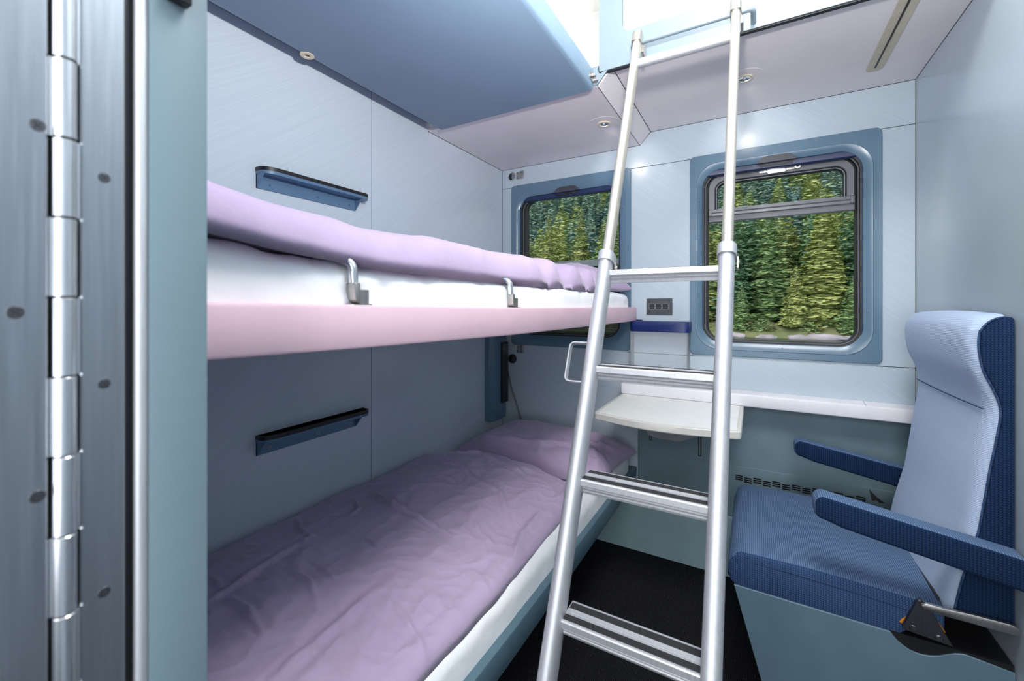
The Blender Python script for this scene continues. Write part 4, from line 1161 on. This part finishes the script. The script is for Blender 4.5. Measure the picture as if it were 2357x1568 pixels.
def tree(x, y, h, rad, mat, seed, label, n=9000):
    rng = np.random.default_rng(seed); z0 = terrain_z(x, y) - .2
    t = thing('conifer', label, 'tree', (x, y, z0), 'conifers on the far lake shore')
    mesh_quads('crown', boughs((x, y, z0), h, rad, n, rng), mat, t)
    b = nb(); tube(b, [(x, y, z0), (x, y, z0 + h * .55), (x, y, z0 + h * .97)], [rad * .07, rad * .05, .02], 8); link('trunk', b, 'bark', t)
    return t
tree(8.4, 73.0, 19.5, 3.3, 'leaf_yellow', 11, 'tall yellow green conifer right of centre in the larger window')
tree(2.0, 75.0, 18.5, 2.9, 'leaf_green', 12, 'tall mid green conifer in the middle of the larger window')
tree(-2.6, 74.0, 17.0, 2.7, 'leaf_deep', 13, 'dark green conifer just right of the ladder in the larger window')
tree(12.9, 76.5, 18.0, 3.0, 'leaf_deep', 14, 'dark conifer at the right edge of the larger window')
tree(-6.8, 75.0, 18.0, 3.0, 'leaf_mid', 15, 'olive conifer at the left edge of the larger window')
tree(5.0, 69.8, 8.6, 1.9, 'leaf_yellow', 16, 'young yellow green conifer low in front of the tall ones', 4500)
tree(-1.6, 69.8, 6.2, 1.6, 'leaf_green', 17, 'small bright conifer low beside the right ladder rail', 3500)
tree(11.2, 70.0, 7.0, 1.9, 'leaf_green', 18, 'short green conifer near the shore at lower right of the larger window', 3500)
for i, (x, y, h, m, w) in enumerate(((-40.5, 77, 19, 'leaf_mid', 'olive conifer leftmost in the smaller window'), (-34.8, 75, 21, 'leaf_yellow', 'yellow green conifer left of centre in the smaller window'),
                                  (-28.8, 76.5, 22, 'leaf_mid', 'olive conifer in the middle of the smaller window'), (-23.0, 75, 20, 'leaf_green', 'mid green conifer behind the left ladder rail in the smaller window'),
                                  (-17.2, 76, 21, 'leaf_yellow', 'yellow conifer rightmost in the smaller window'))):
    tree(x, y, h, 2.9, m, 40 + i, w)
# rows behind and the slope: nobody could count them
def forest(name, spots, mats, label, n, seed, size):
    rng = np.random.default_rng(seed); qs = []; mi = []
    for x, y, h in spots:
        qs.append(boughs((x, y, terrain_z(x, y) - .3), h, h * rng.uniform(.18, .25), n, rng, .03, size)); mi.append(np.full(n, rng.integers(len(mats))))
    o = mesh_quads(name, np.concatenate(qs), mats, mi=np.concatenate(mi)); tag(o, label, 'forest', kind='stuff'); return o
rnd = random.Random(5)
sp_ = [(x + rnd.uniform(-1.5, 1.5), y + rnd.uniform(-2, 2), rnd.uniform(15, 20)) for y in (86, 93, 100) for x in [(-62 + i * 4.2) for i in range(24)]]
forest('woodland', sp_, ['leaf_mid', 'leaf_green', 'leaf_deep', 'leaf_yellow'], 'dense band of mixed green conifers behind the shore trees', 2600, 21, 1.3)
sp_ = []
for j in range(22):
    y = 112 + j * 11
    w = .75 * y
    for i in range(int(2 * w / 6.5)):
        x = -w * .95 + i * 6.5 + rnd.uniform(-2.5, 2.5)
        if -.68 * y < x < .30 * y: sp_.append((x, y + rnd.uniform(-4, 4), rnd.uniform(13, 20)))
forest('hill_forest', sp_, ['leaf_haze', 'leaf_haze', 'leaf_mid'], 'forest covering the hillside at the top of both windows, tinted blue green for haze', 900, 22, 1.9)
# shrubs and rocks on the bank
rnd = random.Random(9)
rng = np.random.default_rng(9); qs = []; mi = []
for i in range(170):
    x = rnd.uniform(-45, 18); y = rnd.uniform(68.0, 72)
    qs.append(boughs((x, y, terrain_z(x, y) - .2), rnd.uniform(.8, 2.3), rnd.uniform(.6, 1.2), 160, rng, .05, 1.3, .6)); mi.append(np.full(160, rnd.randrange(2)))
tag(mesh_quads('undergrowth', np.concatenate(qs), ['grass', 'leaf_green'], mi=np.concatenate(mi)), 'low green undergrowth along the far shore', 'bushes', kind='stuff')
def rock(x, y, sx, sy, sz, seed, label):
    b = nb(); bmesh.ops.create_icosphere(b, subdivisions=3, radius=1)
    for v in b.verts:
        d = 1 + .28 * noise.noise(v.co * 1.4 + Vector((seed, 0, 0))) + .10 * noise.noise(v.co * 4 + Vector((0, seed, 0)))
        v.co = Vector((x + v.co.x * sx * d, y + v.co.y * sy * d, terrain_z(x, y) + v.co.z * sz * d + .05))
    tag(link('rock', b, 'rock', smooth=50), label, 'rock', 'rocks on the far shore')
rock(-3.0, 66.2, 1.9, 1.0, .55, 1, 'flat lilac grey rock on the shore just right of the ladder')
rock(7.6, 66.1, 2.3, 1.1, .62, 2, 'long lilac grey rock on the shore at lower right of the larger window')
rock(5.0, 66.1, 1.3, .8, .4, 3, 'low grey rock left of the long rock on the shore')
rock(10.4, 66.3, 1.2, .8, .45, 4, 'small grey rock at the right end of the shore')
rock(1.4, 66.0, 1.2, .7, .35, 5, 'small grey rock in the middle of the shore')

# ------------------------------------------------------------------ light
def area(name, loc, rot, sx, sy, power, col=(1, 1, 1), spread=180):
    l = bpy.data.lights.new(name, 'AREA'); l.shape = 'RECTANGLE'; l.size = sx; l.size_y = sy; l.energy = power; l.color = col; l.spread = math.radians(spread)
    o = bpy.data.objects.new(name, l); COL.objects.link(o); o.location = loc; o.rotation_euler = rot; return o
area('bounce_fill_up', (.0, .55, 2.38), (math.radians(180 - 20), 0, 0), .8, .10, 8, (1.0, .985, .96))  # added fill, stands for flash bounced off the ceiling
area('bounce_fill_down', (.18, .62, 2.66), (0, 0, 0), .6, .6, 27, (1.0, .985, .96))  # added downward fill for ceiling bounce on bed, table and seat
la_ = area('flash_fill', (-.06, .42, 1.71), (0, 0, 0), .075, .065, 21, (1.0, .985, .97))  # camera flash moved inside the compartment as added upward fill
la_.rotation_euler = Vector((-.36, .44, .82)).to_track_quat('-Z', 'Y').to_euler()
area('corridor_fill_low', (.15, -1.1, .95), (math.radians(90), 0, 0), 1.6, .7, 24, (.94, .97, 1.0))  # added low fill behind the camera, lifts bed side and kick panel
area('corridor_fill_high', (-.1, -.95, 1.85), (math.radians(84), 0, 0), 2.2, .8, 38, (1.0, .98, .96))  # added broad fill behind the camera for general brightness
for x, z_, p in ((-.56, ZS, .25), (-.031, ZM, .25)):
    l = bpy.data.lights.new('scallop_fill', 'SPOT'); l.energy = p * 7; l.spot_size = math.radians(74); l.spot_blend = .6; l.shadow_soft_size = .016; l.color = (1, .97, .92)  # added beams: stand for flash thrown back by unlit spotlights, brighten wall top
    o = bpy.data.objects.new('scallop_fill', l); COL.objects.link(o); o.location = (x, 1.772, z_ - .012)
    dv = Vector((x + .02, YB, z_ - .145)) - o.location; o.rotation_euler = dv.to_track_quat('-Z', 'Y').to_euler()
sun = bpy.data.lights.new('sun', 'SUN'); sun.energy = 3.7; sun.angle = math.radians(80); sun.color = (1, .95, .86)
so = bpy.data.objects.new('sun', sun); COL.objects.link(so); so.rotation_euler = (math.radians(52), 0, math.radians(-28))
wd = bpy.data.worlds.new('overcast_sky'); scene.world = wd; wd.use_nodes = True
bg = wd.node_tree.nodes['Background']; bg.inputs[0].default_value = (.80, .90, 1.0, 1); bg.inputs[1].default_value = 1.5

# ------------------------------------------------------------------ camera
cam = bpy.data.cameras.new('camera'); co_ = bpy.data.objects.new('camera', cam); COL.objects.link(co_)
cam.sensor_width = 36; cam.sensor_fit = 'HORIZONTAL'; cam.lens = 970 / 2357 * 36
cam.shift_x = 0; cam.shift_y = -(784 - 702) / 2357
cam.dof.use_dof = True; cam.dof.focus_distance = 1.7; cam.dof.aperture_fstop = 5.0
cam.clip_start = .02; cam.clip_end = 2000
co_.location = (0, 0, 1.205); co_.rotation_euler = (math.radians(90), 0, math.atan(557.5 / 970))
scene.camera = co_
vs_ = scene.view_settings
vs_.view_transform = 'Standard'; vs_.look = 'None'; vs_.exposure = 0.0; vs_.gamma = 1.0; vs_.use_curve_mapping = False
scene.cycles.use_denoising = True
scene.cycles.max_bounces = 10; scene.cycles.diffuse_bounces = 6; scene.cycles.transparent_max_bounces = 16
scene.cycles.caustics_reflective = False; scene.cycles.caustics_refractive = False
scene.cycles.sample_clamp_indirect = 6
